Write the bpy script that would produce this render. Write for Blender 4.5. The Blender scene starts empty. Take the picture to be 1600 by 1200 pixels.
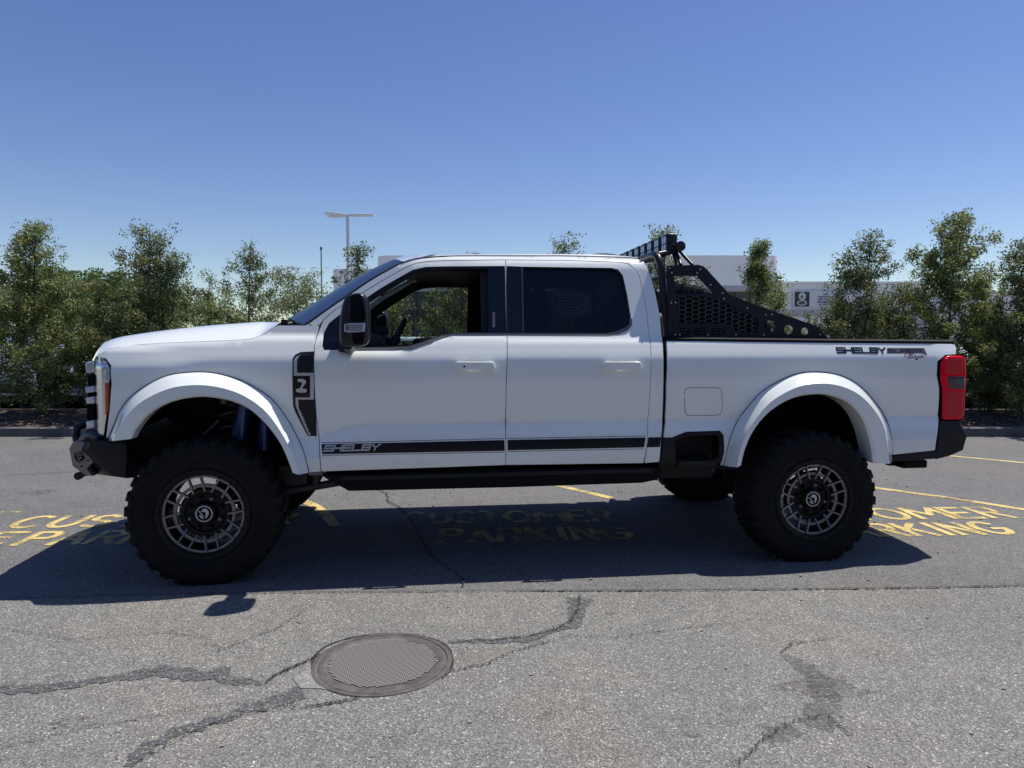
import bpy, bmesh, math, random
import numpy as np
from mathutils import Vector, Matrix
from mathutils.geometry import delaunay_2d_cdt

random.seed(7); RNG = np.random.default_rng(11)
SC = bpy.context.scene
COL = SC.collection
R = math.radians
PI = math.pi

# ------------------------------------------------------------------ camera, sky, sun, exposure
CAM_H, PITCH, FPX = 1.525, 0.0593, 1100.0
cd = bpy.data.cameras.new('camera'); cam = bpy.data.objects.new('camera', cd); COL.objects.link(cam)
cd.sensor_width = 36.0; cd.lens = 36.0 * FPX / 1600.0; cd.clip_start = 0.05; cd.clip_end = 3000
cam.location = (0, 0, CAM_H); cam.rotation_euler = (PI / 2 - PITCH, 0, 0)
SC.camera = cam
SUN = Vector((0.404, 0.232, 1.0)).normalized()
w = bpy.data.worlds.new('World'); SC.world = w; w.use_nodes = True
nt = w.node_tree; nt.nodes.clear()
sky = nt.nodes.new('ShaderNodeTexSky'); sky.sky_type = 'NISHITA'; sky.sun_disc = False
sky.sun_elevation = math.asin(SUN.z); sky.sun_rotation = math.atan2(SUN.x, SUN.y)
sky.altitude = 200; sky.air_density = 1.0; sky.dust_density = 0.2; sky.ozone_density = 1.6
bg = nt.nodes.new('ShaderNodeBackground'); bg.inputs['Strength'].default_value = 0.107
hs = nt.nodes.new('ShaderNodeHueSaturation'); hs.inputs['Saturation'].default_value = 1.18
hs.inputs['Hue'].default_value = 0.517
ou = nt.nodes.new('ShaderNodeOutputWorld')
nt.links.new(sky.outputs[0], hs.inputs['Color']); nt.links.new(hs.outputs[0], bg.inputs[0]); nt.links.new(bg.outputs[0], ou.inputs[0])
sl = bpy.data.lights.new('sun', 'SUN'); sl.energy = 5.0; sl.angle = R(0.53); sl.color = (1.0, 0.965, 0.89)
so = bpy.data.objects.new('sun', sl); COL.objects.link(so)
so.rotation_euler = SUN.to_track_quat('Z', 'Y').to_euler()
vs = SC.view_settings
vs.view_transform = 'Standard'; vs.look = 'None'; vs.gamma = 1.0; vs.use_curve_mapping = False; vs.exposure = 0.1

# ------------------------------------------------------------------ pixel -> place helpers (traced distances)
TH, TX, TY = 0.1249, -2.0637, 5.4063            # truck heading and front axle centre on the ground
def ray(px, py):
    u = (px - 800) / FPX; v = (600 - py) / FPX; c, s = math.cos(PITCH), math.sin(PITCH)
    return np.array([u, c + v * s, v * c - s])
def G(px, py, z=0.0):                            # ground point
    d = ray(px, py); t = (z - CAM_H) / d[2]; return Vector((d[0] * t, d[1] * t, z))
def at(px, py, Y):                               # point at distance Y
    d = ray(px, py); t = Y / d[1]; return Vector((d[0] * t, Y, CAM_H + d[2] * t))
def T(px, py, y):                                # truck-local (x, z) on the plane y
    d = ray(px, py); c, s = math.cos(TH), math.sin(TH)
    ox, oy = -TX * c - TY * s, TX * s - TY * c
    dx, dy = d[0] * c + d[1] * s, -d[0] * s + d[1] * c
    t = (y - oy) / dy
    return (ox + t * dx, CAM_H + t * d[2])
_zp = [.60, .66, .70, .76, .82, .90, 1.00, 1.012, 1.03, 1.15, 1.28, 1.37, 1.41, 1.44, 1.48, 1.53, 1.538, 1.570, 1.60, 1.66, 2.04, 2.09, 2.12, 2.14]
_wp = [.930, .962, .980, .993, .995, .986, .966, .967, .974, .990, .996, .994, .990, .980, .962, .940, .934, .902, .893, .876, .778, .752, .715, .60]
def _sm(a, b, x):
    t = min(max((x - a) / (b - a), 0), 1); return t * t * (3 - 2 * t)
_zz = np.linspace(.6, 2.14, 400)
_ww = np.interp(_zz, _zp, _wp)
_k = np.ones(5) / 5
_ws = np.convolve(np.pad(_ww, 2, 'edge'), _k, 'valid')
def W(x, z):                                     # half width of the truck's skin
    z2 = z + 0.06 * (1 - _sm(-.6, .35, x))
    cf = 1 - _sm(.62, .98, x)
    if cf > 0 and x > .55 and z < 1.15: z2 += .085 * cf * (1 - _sm(1.03, 1.15, z)) * _sm(.72, .86, z)
    led = 0.0
    if .80 < x < 1.62 and z > 1.38:
        zl = 1.437 + .10 * _sm(1.12, 1.50, x); h_ = z - zl
        if h_ > 0: led = .55 * min(h_, .055) * (1 - _sm(.075, .16, h_)) * _sm(.84, .875, x) * (1 - _sm(1.40, 1.60, x))
    w_ = float(np.interp(z2, _zz, _ws)) - led
    if x < -.25: w_ -= .30 * ((-.25 - x) ** 2)
    if x > 5.0: w_ -= .5 * (x - 5.0) ** 2
    return w_
def S(px, py, extra=0.0):                        # traced point on the near skin -> (x, z)
    x, z = T(px, py, -.98)
    for _ in range(4): x, z = T(px, py, -(W(x, z) + extra))
    return (x, z)
def SS(pts, extra=0.0): return [S(a, b, extra) for a, b in pts]
def TT(pts, y): return [T(a, b, y) for a, b in pts]
def cr(pts, n=6, closed=False):                  # Catmull-Rom through the points
    P = [np.array(p, float) for p in pts]; out = []; m = len(P)
    rng = range(m if closed else m - 1)
    for i in rng:
        if closed: p0, p1, p2, p3 = P[i - 1], P[i], P[(i + 1) % m], P[(i + 2) % m]
        else: p0, p1, p2, p3 = P[max(i - 1, 0)], P[i], P[i + 1], P[min(i + 2, m - 1)]
        for k in range(n):
            t = k / n
            out.append(tuple(.5 * ((2 * p1) + (p2 - p0) * t + (2 * p0 - 5 * p1 + 4 * p2 - p3) * t * t + (3 * p1 - p0 - 3 * p2 + p3) * t ** 3)))
    if not closed: out.append(tuple(P[-1]))
    return out
def resample(pts, n):
    P = np.array(pts, float); d = np.r_[0, np.cumsum(np.linalg.norm(np.diff(P, axis=0), axis=1))]
    s = np.linspace(0, d[-1], n); return np.stack([np.interp(s, d, P[:, i]) for i in range(P.shape[1])], 1)

# ------------------------------------------------------------------ materials
MATS = {}
def mat(name, col=(.5, .5, .5), rough=.5, metal=0., coat=0., spec=.5, build=None, **kw):
    if name in MATS: return MATS[name]
    m = bpy.data.materials.new(name); m.use_nodes = True; MATS[name] = m
    b = m.node_tree.nodes['Principled BSDF']
    b.inputs['Base Color'].default_value = (*col, 1); b.inputs['Roughness'].default_value = rough
    b.inputs['Metallic'].default_value = metal; b.inputs['Coat Weight'].default_value = coat
    b.inputs['Specular IOR Level'].default_value = spec; b.inputs['Coat Roughness'].default_value = .03
    for k, v in kw.items(): b.inputs[k.replace('_', ' ')].default_value = v
    if build: build(m.node_tree, b)
    return m
def N(t, kind, **kw):
    n = t.nodes.new('ShaderNode' + kind)
    for k, v in kw.items():
        if k in n.inputs.keys(): n.inputs[k].default_value = v
        else: setattr(n, k, v)
    return n
def ramp(t, fac, stops, interp='LINEAR'):
    r = t.nodes.new('ShaderNodeValToRGB'); r.color_ramp.interpolation = interp
    e = r.color_ramp.elements
    while len(e) > 1: e.remove(e[-1])
    for i, (p, c) in enumerate(stops):
        if not isinstance(c, tuple): c = (c, c, c)
        if i == 0: e[0].position = p; e[0].color = (*c, 1)
        else: q = e.new(p); q.color = (*c, 1)
    t.links.new(fac, r.inputs[0]); return r.outputs[0]
def mixc(t, fac, a, b, blend='MIX'):
    n = t.nodes.new('ShaderNodeMix'); n.data_type = 'RGBA'; n.blend_type = blend
    for idx, v in ((0, fac), (6, a), (7, b)):
        if isinstance(v, bpy.types.NodeSocket): t.links.new(v, n.inputs[idx])
        elif isinstance(v, (int, float)): n.inputs[idx].default_value = v
        else: n.inputs[idx].default_value = (*v, 1)
    return n.outputs[2]
def objco(t, scale=None):
    c = t.nodes.new('ShaderNodeTexCoord'); return c.outputs['Object']
def noise(t, co, scale, detail=4, rough=.55, **k):
    n = N(t, 'TexNoise', Scale=scale, Detail=detail, Roughness=rough); t.links.new(co, n.inputs['Vector']); return n.outputs['Fac']
def bump(t, b, h, strength, dist):
    n = N(t, 'Bump', Strength=strength, Distance=dist); t.links.new(h, n.inputs['Height']); t.links.new(n.outputs[0], b.inputs['Normal'])

def asphalt(dark, light, speck, tint, scl=150):
    def f(t, b):
        co = objco(t)
        v = N(t, 'TexVoronoi', Scale=scl); t.links.new(co, v.inputs['Vector'])
        sp = N(t, 'SeparateColor'); t.links.new(v.outputs['Color'], sp.inputs[0])
        v2 = N(t, 'TexVoronoi', Scale=scl * .55); t.links.new(co, v2.inputs['Vector'])
        sp2 = N(t, 'SeparateColor'); t.links.new(v2.outputs['Color'], sp2.inputs[0])
        grain = ramp(t, sp.outputs[0], [(0, dark * .55), (.25, dark), (.7, light), (.9, light * 1.18), (.955, light * 1.35), (.975, speck), (1, speck * 1.2)])
        g2 = ramp(t, sp2.outputs[1], [(0, .82), (.8, 1.0), (.93, 1.08), (.965, 1.35), (1, 1.55)])
        c = mixc(t, 1.0, grain, g2, 'MULTIPLY')
        big = ramp(t, noise(t, co, .9, 6, .6), [(.3, (.88, .88, .9)), (.52, (1, 1, 1)), (.72, (1.10, 1.07, 1.05))])
        mid = ramp(t, noise(t, co, 7, 5, .65), [(.3, .88), (.5, 1.0), (.75, 1.08)])
        red = ramp(t, noise(t, co, .55, 3, .5), [(.56, (1, 1, 1)), (.70, (1.10, .97, .93))])
        c = mixc(t, 1.0, c, big, 'MULTIPLY'); c = mixc(t, 1.0, c, mid, 'MULTIPLY'); c = mixc(t, 1.0, c, red, 'MULTIPLY')
        c = mixc(t, 1.0, c, tint, 'MULTIPLY')
        t.links.new(c, b.inputs['Base Color'])
        h = mixc(t, .5, v.outputs['Distance'], v2.outputs['Distance'])
        bump(t, b, h, .55, .006)
    return f
M_lot = mat('lot_asphalt', rough=.85, spec=.3, build=asphalt(.122, .172, .29, (1.0, .972, .945), 200))
M_drive = mat('driveway_asphalt', rough=.85, spec=.3, build=asphalt(.145, .222, .46, (1.0, .965, .89), 200))
def _tar(t, b):
    co = objco(t); v = N(t, 'TexVoronoi', Scale=150); t.links.new(co, v.inputs['Vector'])
    sp = N(t, 'SeparateColor'); t.links.new(v.outputs['Color'], sp.inputs[0])
    c = ramp(t, sp.outputs[0], [(0, (.055, .057, .058)), (.6, (.098, .10, .102)), (.93, (.135, .137, .138)), (.96, (.34, .34, .33))])
    t.links.new(c, b.inputs['Base Color']); bump(t, b, v.outputs['Distance'], .4, .004)
    a = ramp(t, noise(t, co, 45, 6, .8), [(.40, .0), (.52, .95)]); t.links.new(a, b.inputs['Alpha'])
M_tar = mat('old_tar', rough=.75, build=_tar)
def _crack(t, b):
    co = objco(t); a = ramp(t, noise(t, co, 40, 4, .6), [(.3, 0.), (.42, 1.)]); t.links.new(a, b.inputs['Alpha'])
def _tar2(t, b):
    _tar(t, b); a = [n for n in t.nodes if n.type == 'VALTORGB'][-1]; a.color_ramp.elements[1].color = (.5, .5, .5, 1)
M_tar2 = mat('faded_tar', rough=.8, build=_tar2)
def _stain(t, b):
    co = objco(t); a = ramp(t, noise(t, co, 14, 6, .7), [(.42, .0), (.70, .55)]); t.links.new(a, b.inputs['Alpha'])
M_stain = mat('oil_film', (.06, .05, .045), .8, build=_stain)
M_crack = mat('crack_dark', (.035, .033, .03), .95, build=_crack)
def _paint(t, b):
    co = objco(t)
    c = ramp(t, noise(t, co, 12, 5, .6), [(.35, (.52, .38, .12)), (.55, (.64, .49, .18)), (.75, (.64, .55, .32))])
    t.links.new(c, b.inputs['Base Color'])
    n1 = noise(t, co, 55, 6, .75); n2 = noise(t, co, 3.5, 3, .5)
    s = N(t, 'Math', operation='ADD'); t.links.new(n1, s.inputs[0]); t.links.new(n2, s.inputs[1])
    a = ramp(t, s.outputs[0], [(.80, 0.), (1.0, 1.)]); t.links.new(a, b.inputs['Alpha'])
M_ypaint = mat('yellow_paint', rough=.8, build=_paint)
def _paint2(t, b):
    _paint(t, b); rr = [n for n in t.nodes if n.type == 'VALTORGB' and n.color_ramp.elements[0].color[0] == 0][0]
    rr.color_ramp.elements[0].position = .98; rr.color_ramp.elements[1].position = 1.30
M_yfade_shade = mat('faded_shaded_yellow_paint', rough=.8, build=_paint2)  # worn yellow; extra thinning paints in the truck's shadow over the centre lettering
def _conc(t, b):
    co = objco(t)
    c = mixc(t, 1., ramp(t, noise(t, co, 3, 6, .6), [(.3, (.085, .084, .085)), (.7, (.13, .128, .127))]), ramp(t, noise(t, co, 60, 3), [(.3, .85), (.7, 1.1)]), 'MULTIPLY')
    t.links.new(c, b.inputs['Base Color']); bump(t, b, noise(t, co, 90, 3), .3, .004)
M_conc = mat('concrete', rough=.9, build=_conc)
def _mulch(t, b):
    co = objco(t); v = N(t, 'TexVoronoi', Scale=28); t.links.new(co, v.inputs['Vector'])
    sp = N(t, 'SeparateColor'); t.links.new(v.outputs['Color'], sp.inputs[0])
    c = ramp(t, sp.outputs[0], [(0, (.02, .012, .010)), (.6, (.06, .035, .028)), (.9, (.13, .085, .06)), (.97, (.3, .24, .18))])
    t.links.new(c, b.inputs['Base Color']); bump(t, b, v.outputs['Distance'], 1.0, .05)
M_mulch = mat('mulch', rough=.95, build=_mulch)
def _iron(t, b):
    co = objco(t); c = ramp(t, noise(t, co, 14, 6, .65), [(.3, (.07, .058, .055)), (.55, (.125, .11, .105)), (.75, (.17, .155, .145))])
    t.links.new(c, b.inputs['Base Color']); bump(t, b, noise(t, co, 120, 3), .3, .003)
M_patch = mat('patch_concrete', rough=.9, build=asphalt(.23, .27, .33, (1.0, .97, .92), 150))
M_lid = mat('worn_iron', (.255, .235, .225), .6, metal=.15)
M_iron = mat('cast_iron', rough=.62, metal=.25, build=_iron)
M_white = mat('white_car_paint', (.84, .865, .83), .24, coat=1.0, spec=.5)
M_gap = mat('seam_black', (.006, .006, .007), .9, spec=.1)
M_plast = mat('black_plastic', (.009, .0095, .012), .5, spec=.3)
M_gloss = mat('gloss_black', (.003, .0035, .007), .06, spec=.5)
M_satin = mat('satin_black', (.011, .0115, .015), .34, spec=.4)
M_edge = mat('satin_edge', (.06, .062, .066), .3, metal=.4)
def _plate(t, b):
    co = objco(t); bump(t, b, noise(t, co, 300, 2), .08, .001)
M_plate = mat('powder_coat', (.008, .009, .015), .45, spec=.3, build=_plate)
M_bronze = mat('bronze_grey_coat', (.26, .225, .205), .45, metal=.3)
M_chrome = mat('chrome', (.80, .81, .83), .22, metal=1.0)
M_trim = mat('belt_trim', (.10, .10, .11), .35, metal=.6)
M_gun = mat('gunmetal', (.20, .205, .215), .36, metal=.75)
M_blackrim = mat('black_rim', (.005, .005, .006), .45, spec=.25)
def _rub(t, b):
    co = objco(t); c = ramp(t, noise(t, co, 9, 5, .6), [(.3, (.008, .008, .009)), (.7, (.014, .0135, .0135))])
    t.links.new(c, b.inputs['Base Color']); bump(t, b, noise(t, co, 160, 2), .15, .002)
M_rub = mat('tyre_rubber', rough=.8, spec=.18, build=_rub)
M_steel = mat('dull_steel', (.16, .16, .17), .5, metal=.7)
M_frame = mat('chassis_black', (.005, .005, .006), .7, spec=.15)
M_blue = mat('anodised_blue', (.09, .13, .34), .3, metal=.7)
M_red = mat('tail_red', (.85, .002, .022), .18, coat=.12, spec=.15)
M_redd = mat('tail_smoke', (.02, .012, .015), .08, coat=1.0)
M_amber = mat('amber_reflector', (.45, .07, .015), .2, coat=1.0)
M_lens = mat('clear_lens', (.55, .60, .66), .12, coat=1.0, metal=.35)
M_int = mat('cabin_dark', (.012, .012, .014), .7)
M_int2 = mat('cabin_grey', (.035, .035, .038), .6)
M_silver = mat('silver_mark', (.52, .53, .54), .35, metal=.5)
M_gray = mat('grey_decal', (.085, .088, .11), .4)
M_decal = mat('black_decal', (.004, .0045, .008), .35, spec=.3)
M_pin = mat('pinstripe_black', (.012, .012, .016), .4)
M_script = mat('script_red', (.10, .008, .02), .4)
def glass(name, tint, glossy=.9):
    m = bpy.data.materials.new(name); m.use_nodes = True; t = m.node_tree; t.nodes.clear()
    tr = N(t, 'BsdfTransparent'); tr.inputs[0].default_value = (*tint, 1)
    gl = N(t, 'BsdfGlossy'); gl.inputs['Roughness'].default_value = .02; gl.inputs[0].default_value = (glossy * .92, glossy * .97, glossy, 1)
    fr = N(t, 'Fresnel', IOR=1.5); mx = N(t, 'MixShader'); o = N(t, 'OutputMaterial')
    t.links.new(fr.outputs[0], mx.inputs[0]); t.links.new(tr.outputs[0], mx.inputs[1]); t.links.new(gl.outputs[0], mx.inputs[2]); t.links.new(mx.outputs[0], o.inputs[0])
    return m
M_tint = glass('tinted_glass', (.24, .26, .29), .75); M_clear = glass('side_glass', (.62, .68, .68)); M_wind = glass('windscreen_glass', (.36, .47, .50), .40)
def foliage(name, a, b_, c_, rough=.5):
    def f(t, b):
        gm = N(t, 'NewGeometry'); co = objco(t)
        r1 = ramp(t, gm.outputs['Random Per Island'], [(0, a), (.45, b_), (.85, c_), (1, tuple(min(1, q * 1.5) for q in c_))])
        br = ramp(t, noise(t, co, 1.7, 3, .5), [(.35, (.80, .9, .9)), (.5, (1, 1, 1)), (.68, (1.35, 1.12, .85))])
        c = mixc(t, 1., r1, br, 'MULTIPLY')
        t.links.new(c, b.inputs['Base Color'])
        tl = N(t, 'BsdfTranslucent'); t.links.new(c, tl.inputs[0]); mx = N(t, 'MixShader'); mx.inputs[0].default_value = .38
        o = t.nodes['Material Output']
        t.links.new(b.outputs[0], mx.inputs[1]); t.links.new(tl.outputs[0], mx.inputs[2]); t.links.new(mx.outputs[0], o.inputs[0])
    return mat(name, rough=rough, spec=.35, build=f)
M_leaf = foliage('leaf_green', (.070, .098, .034), (.155, .20, .062), (.31, .345, .13))
M_leafd = foliage('leaf_deep', (.048, .070, .030), (.115, .148, .056), (.24, .265, .105))
M_leafp = foliage('leaf_pale', (.10, .135, .06), (.17, .21, .10), (.25, .29, .14))
M_leafy = foliage('leaf_mass', (.055, .10, .03), (.09, .14, .045), (.13, .18, .06))
def _bark(t, b):
    co = objco(t); c = ramp(t, noise(t, co, 18, 5), [(.3, (.035, .028, .022)), (.7, (.10, .085, .07))]); t.links.new(c, b.inputs['Base Color'])
M_bark = mat('bark', rough=.9, build=_bark)
def _stucco(c1, c2):
    def f(t, b):
        co = objco(t); c = ramp(t, noise(t, co, .5, 5), [(.3, c1), (.7, c2)]); t.links.new(c, b.inputs['Base Color'])
        bump(t, b, noise(t, co, 40, 3), .15, .01)
    return f
M_wall = mat('wall_panel', rough=.75, build=_stucco((.82, .82, .80), (.88, .87, .86)))
M_wall2 = mat('wing_wall', rough=.75, build=_stucco((.74, .74, .74), (.80, .80, .80)))
M_wing = mat('wing_band', (.40, .40, .42), .6)
M_dglass = mat('showroom_glass', (.03, .032, .036), .15, coat=.3)
M_mull = mat('mullion', (.06, .06, .065), .5)
M_pole = mat('pole_paint', (.62, .64, .66), .5)
M_signw = mat('sign_white', (.60, .62, .64), .5)
M_signk = mat('sign_black', (.03, .032, .05), .5)

# ------------------------------------------------------------------ mesh helpers
def link(name, me, parent=None):
    o = bpy.data.objects.new(name, me); COL.objects.link(o)
    if parent is not None: o.parent = parent
    return o
def tag(o, label=None, cat=None, group=None, kind=None):
    if label: o['label'] = label
    if cat: o['category'] = cat
    if group: o['group'] = group
    if kind: o['kind'] = kind
    return o
def thing(name, label, cat, loc=(0, 0, 0), rz=0, group=None):
    o = link(name, None); o.location = loc; o.rotation_euler = (0, 0, rz); return tag(o, label, cat, group)
def copy_tree(o, parent=None):
    c = o.copy(); COL.objects.link(c)
    if parent is not None: c.parent = parent
    for ch in list(o.children): copy_tree(ch, c)
    return c
class MB:
    def __init__(s): s.v = []; s.f = []
    def add(s, vs_, fs):
        n = len(s.v); s.v += [tuple(map(float, p)) for p in vs_]; s.f += [tuple(i + n for i in f) for f in fs]; return s
    def box(s, x0, x1, y0, y1, z0, z1):
        vs_ = [(x, y, z) for x in (x0, x1) for y in (y0, y1) for z in (z0, z1)]
        return s.add(vs_, [(0, 1, 3, 2), (4, 6, 7, 5), (0, 4, 5, 1), (2, 3, 7, 6), (0, 2, 6, 4), (1, 5, 7, 3)])
    def obox(s, c, hx, hy, hz, rot=None):
        M = rot or Matrix.Identity(3)
        vs_ = [Vector(c) + M @ Vector((x, y, z)) for x in (-hx, hx) for y in (-hy, hy) for z in (-hz, hz)]
        return s.add(vs_, [(0, 1, 3, 2), (4, 6, 7, 5), (0, 4, 5, 1), (2, 3, 7, 6), (0, 2, 6, 4), (1, 5, 7, 3)])
    def tube(s, pts, r, n=8, cap=True):
        P = [Vector(p) for p in pts]; rr = r if hasattr(r, '__len__') else [r] * len(P)
        prev = None; n0 = len(s.v)
        for i, p in enumerate(P):
            t = (P[min(i + 1, len(P) - 1)] - P[max(i - 1, 0)]).normalized()
            if prev is None: a = t.orthogonal().normalized()
            else: a = (prev - t * prev.dot(t)).normalized()
            prev = a; b = t.cross(a)
            for k in range(n):
                an = 2 * PI * k / n; s.v.append(tuple(p + (a * math.cos(an) + b * math.sin(an)) * rr[i]))
        for i in range(len(P) - 1):
            for k in range(n):
                a0 = n0 + i * n + k; a1 = n0 + i * n + (k + 1) % n; s.f.append((a0, a1, a1 + n, a0 + n))
        if cap: s.f.append(tuple(n0 + k for k in range(n))[::-1]); s.f.append(tuple(n0 + (len(P) - 1) * n + k for k in range(n)))
        return s
    def prism(s, poly, c0, c1, axis='y'):
        n = len(poly)
        if axis == 'y': A = [(a, c0, b) for a, b in poly]; B = [(a, c1, b) for a, b in poly]
        elif axis == 'z': A = [(a, b, c0) for a, b in poly]; B = [(a, b, c1) for a, b in poly]
        else: A = [(c0, a, b) for a, b in poly]; B = [(c1, a, b) for a, b in poly]
        ar = sum(poly[i][0] * poly[(i + 1) % n][1] - poly[(i + 1) % n][0] * poly[i][1] for i in range(n))
        f = [tuple(range(n)), tuple(range(2 * n - 1, n - 1, -1))] + [(i, i + n, (i + 1) % n + n, (i + 1) % n) for i in range(n)]
        flip = (ar > 0) != (axis == 'y')
        if c1 < c0: flip = not flip
        if flip: f = [q[::-1] for q in f]
        return s.add(A + B, f)
    def lathe(s, prof, c=(0, 0), n=48, closed=False):      # prof (r, y) about the Y axis
        n0 = len(s.v); m = len(prof)
        for r, y in prof:
            for k in range(n):
                a = 2 * PI * k / n; s.v.append((c[0] + r * math.cos(a), y, c[1] + r * math.sin(a)))
        for i in range(m if closed else m - 1):
            for k in range(n):
                a0 = n0 + i * n + k; a1 = n0 + i * n + (k + 1) % n; b0 = n0 + ((i + 1) % m) * n + k; b1 = n0 + ((i + 1) % m) * n + (k + 1) % n
                s.f.append((a0, b0, b1, a1))
        return s
    def grid(s, rows):
        n0 = len(s.v); m = len(rows[0])
        for r_ in rows: s.v += [tuple(map(float, p)) for p in r_]
        for i in range(len(rows) - 1):
            for k in range(m - 1):
                a = n0 + i * m + k; s.f.append((a, a + 1, a + m + 1, a + m))
        return s
    def xf(s, M, i0=0):
        s.v = s.v[:i0] + [tuple(M @ Vector(p)) for p in s.v[i0:]]; return s
    def build(s, name, m, parent=None, smooth=None, bevel=0, seg=2, recalc=False):
        me = bpy.data.meshes.new(name); me.from_pydata(s.v, [], s.f); me.update()
        if recalc:
            b = bmesh.new(); b.from_mesh(me); bmesh.ops.recalc_face_normals(b, faces=b.faces); b.to_mesh(me); b.free()
        if smooth is not None:
            me.polygons.foreach_set('use_smooth', [True] * len(me.polygons)); me.set_sharp_from_angle(angle=R(smooth))
        me.materials.append(m); o = link(name, me, parent)
        if bevel:
            bv = o.modifiers.new('bevel', 'BEVEL'); bv.width = bevel; bv.segments = seg; bv.limit_method = 'ANGLE'; bv.angle_limit = R(35); bv.harden_normals = False
            me.polygons.foreach_set('use_smooth', [True] * len(me.polygons)); me.set_sharp_from_angle(angle=R(50))
        return o
def area(p): return sum(p[i][0] * p[(i + 1) % len(p)][1] - p[(i + 1) % len(p)][0] * p[i][1] for i in range(len(p))) / 2
def inside(P, poly):
    x, y = P[:, 0], P[:, 1]; c = np.zeros(len(P), bool); n = len(poly)
    for i in range(n):
        x0, y0 = poly[i]; x1, y1 = poly[(i + 1) % n]
        if y0 == y1: continue
        q = ((y0 > y) != (y1 > y)) & (x < (x1 - x0) * (y - y0) / (y1 - y0) + x0); c ^= q
    return c
def dens(poly, step):
    out = []
    for i in range(len(poly)):
        a, b = poly[i], poly[(i + 1) % len(poly)]; d = math.hypot(b[0] - a[0], b[1] - a[1]); k = max(1, int(d / step))
        if d < 1e-5: continue
        for j in range(k): out.append((a[0] + (b[0] - a[0]) * j / k, a[1] + (b[1] - a[1]) * j / k))
    return out
def shrink(poly, d):
    n = len(poly); sg = 1 if area(poly) > 0 else -1; out = []
    for i in range(n):
        a, b, c = (Vector(poly[i - 1]), Vector(poly[i]), Vector(poly[(i + 1) % n]))
        e1 = (b - a).normalized() if (b - a).length > 1e-6 else Vector((1, 0)); e2 = (c - b).normalized() if (c - b).length > 1e-6 else e1
        n1 = Vector((-e1.y, e1.x)) * sg; n2 = Vector((-e2.y, e2.x)) * sg; nn = n1 + n2
        if nn.length < .2: nn = n1
        nn.normalize(); out.append(tuple(b + nn * d / max(.5, nn.dot(n1))))
    return out
def skin(name, outline, m, parent, sides=(-1, 1), holes=(), step=.035, gap=.0025, off=0.0, thick=.025, wf=W):
    """a panel cut to outline and curved to the truck's skin, its edges turned inwards"""
    res = []
    outline = dens(shrink(outline, gap) if gap else list(outline), step)
    holes = [dens(h, step) for h in holes]
    loops = [outline] + holes
    pts = []; edges = []
    for lp in loops:
        n0 = len(pts); pts += lp; edges += [(n0 + i, n0 + (i + 1) % len(lp)) for i in range(len(lp))]
    A = np.array(outline); x0, z0 = A.min(0); x1, z1 = A.max(0)
    gx, gz = np.meshgrid(np.arange(x0, x1, step), np.arange(z0, z1, step)); g = np.stack([gx.ravel(), gz.ravel()], 1)
    if len(g):
        k = inside(g, outline)
        for h in holes: k &= ~inside(g, h)
        g = g[k]
        L = np.array(pts)
        if len(g): g = g[np.array([((L - q) ** 2).sum(1).min() > (step * .45) ** 2 for q in g], bool)]
    vs_, es, fs, *_r = delaunay_2d_cdt([Vector(p) for p in pts] + [Vector(p) for p in g], edges, [], 0, 1e-6)
    V = np.array([tuple(v) for v in vs_]); F = np.array([f for f in fs if len(f) == 3])
    C = V[F].mean(1); k = inside(C, outline)
    for h in holes: k &= ~inside(C, h)
    F = F[k]
    for s in sides:
        vv = []; nn = []; ff = []
        for x, z in V:
            y = wf(x, z) + off; e = .004
            dx = (wf(x + e, z) - wf(x - e, z)) / (2 * e); dz = (wf(x, z + e) - wf(x, z - e)) / (2 * e)
            vv.append((x, s * y, z)); nv = Vector((-dx, s, -dz)).normalized(); nn.append(tuple(nv))
        for f in F:
            a, b, c = (Vector(vv[i]) for i in f); no = (b - a).cross(c - a)
            ff.append(tuple(int(i) for i in f) if no.y * s > 0 else tuple(int(i) for i in f[::-1]))
        if thick:
            for lp in loops:
                n = len(lp); sg = 1 if (area(lp) > 0) == (lp is outline) else -1; n0 = len(vv)
                for i, (x, z) in enumerate(lp):
                    a, b = lp[i - 1], lp[(i + 1) % n]; t = Vector((b[0] - a[0], b[1] - a[1])); t = t.normalized() if t.length > 1e-7 else Vector((1, 0))
                    on = Vector((t.y * sg, 0, -t.x * sg)); y = wf(x, z) + off
                    vv.append((x, s * y, z)); nn.append(tuple((on + Vector((0, s * .4, 0))).normalized())); vv.append((x, s * (y - thick), z)); nn.append(tuple(on))
                for i in range(n):
                    j = (i + 1) % n; q = (n0 + 2 * i, n0 + 2 * j, n0 + 2 * j + 1, n0 + 2 * i + 1)
                    a, b, c = Vector(vv[q[0]]), Vector(vv[q[1]]), Vector(vv[q[2]]); no = (b - a).cross(c - a)
                    if no.dot(Vector(nn[q[3]])) < 0: q = q[::-1]
                    ff.append(q)
        me = bpy.data.meshes.new(name); me.from_pydata(vv, [], ff); me.update()
        me.polygons.foreach_set('use_smooth', [True] * len(me.polygons)); me.normals_split_custom_set_from_vertices(nn)
        me.materials.append(m); res.append(link(name, me, parent))
    return res

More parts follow.
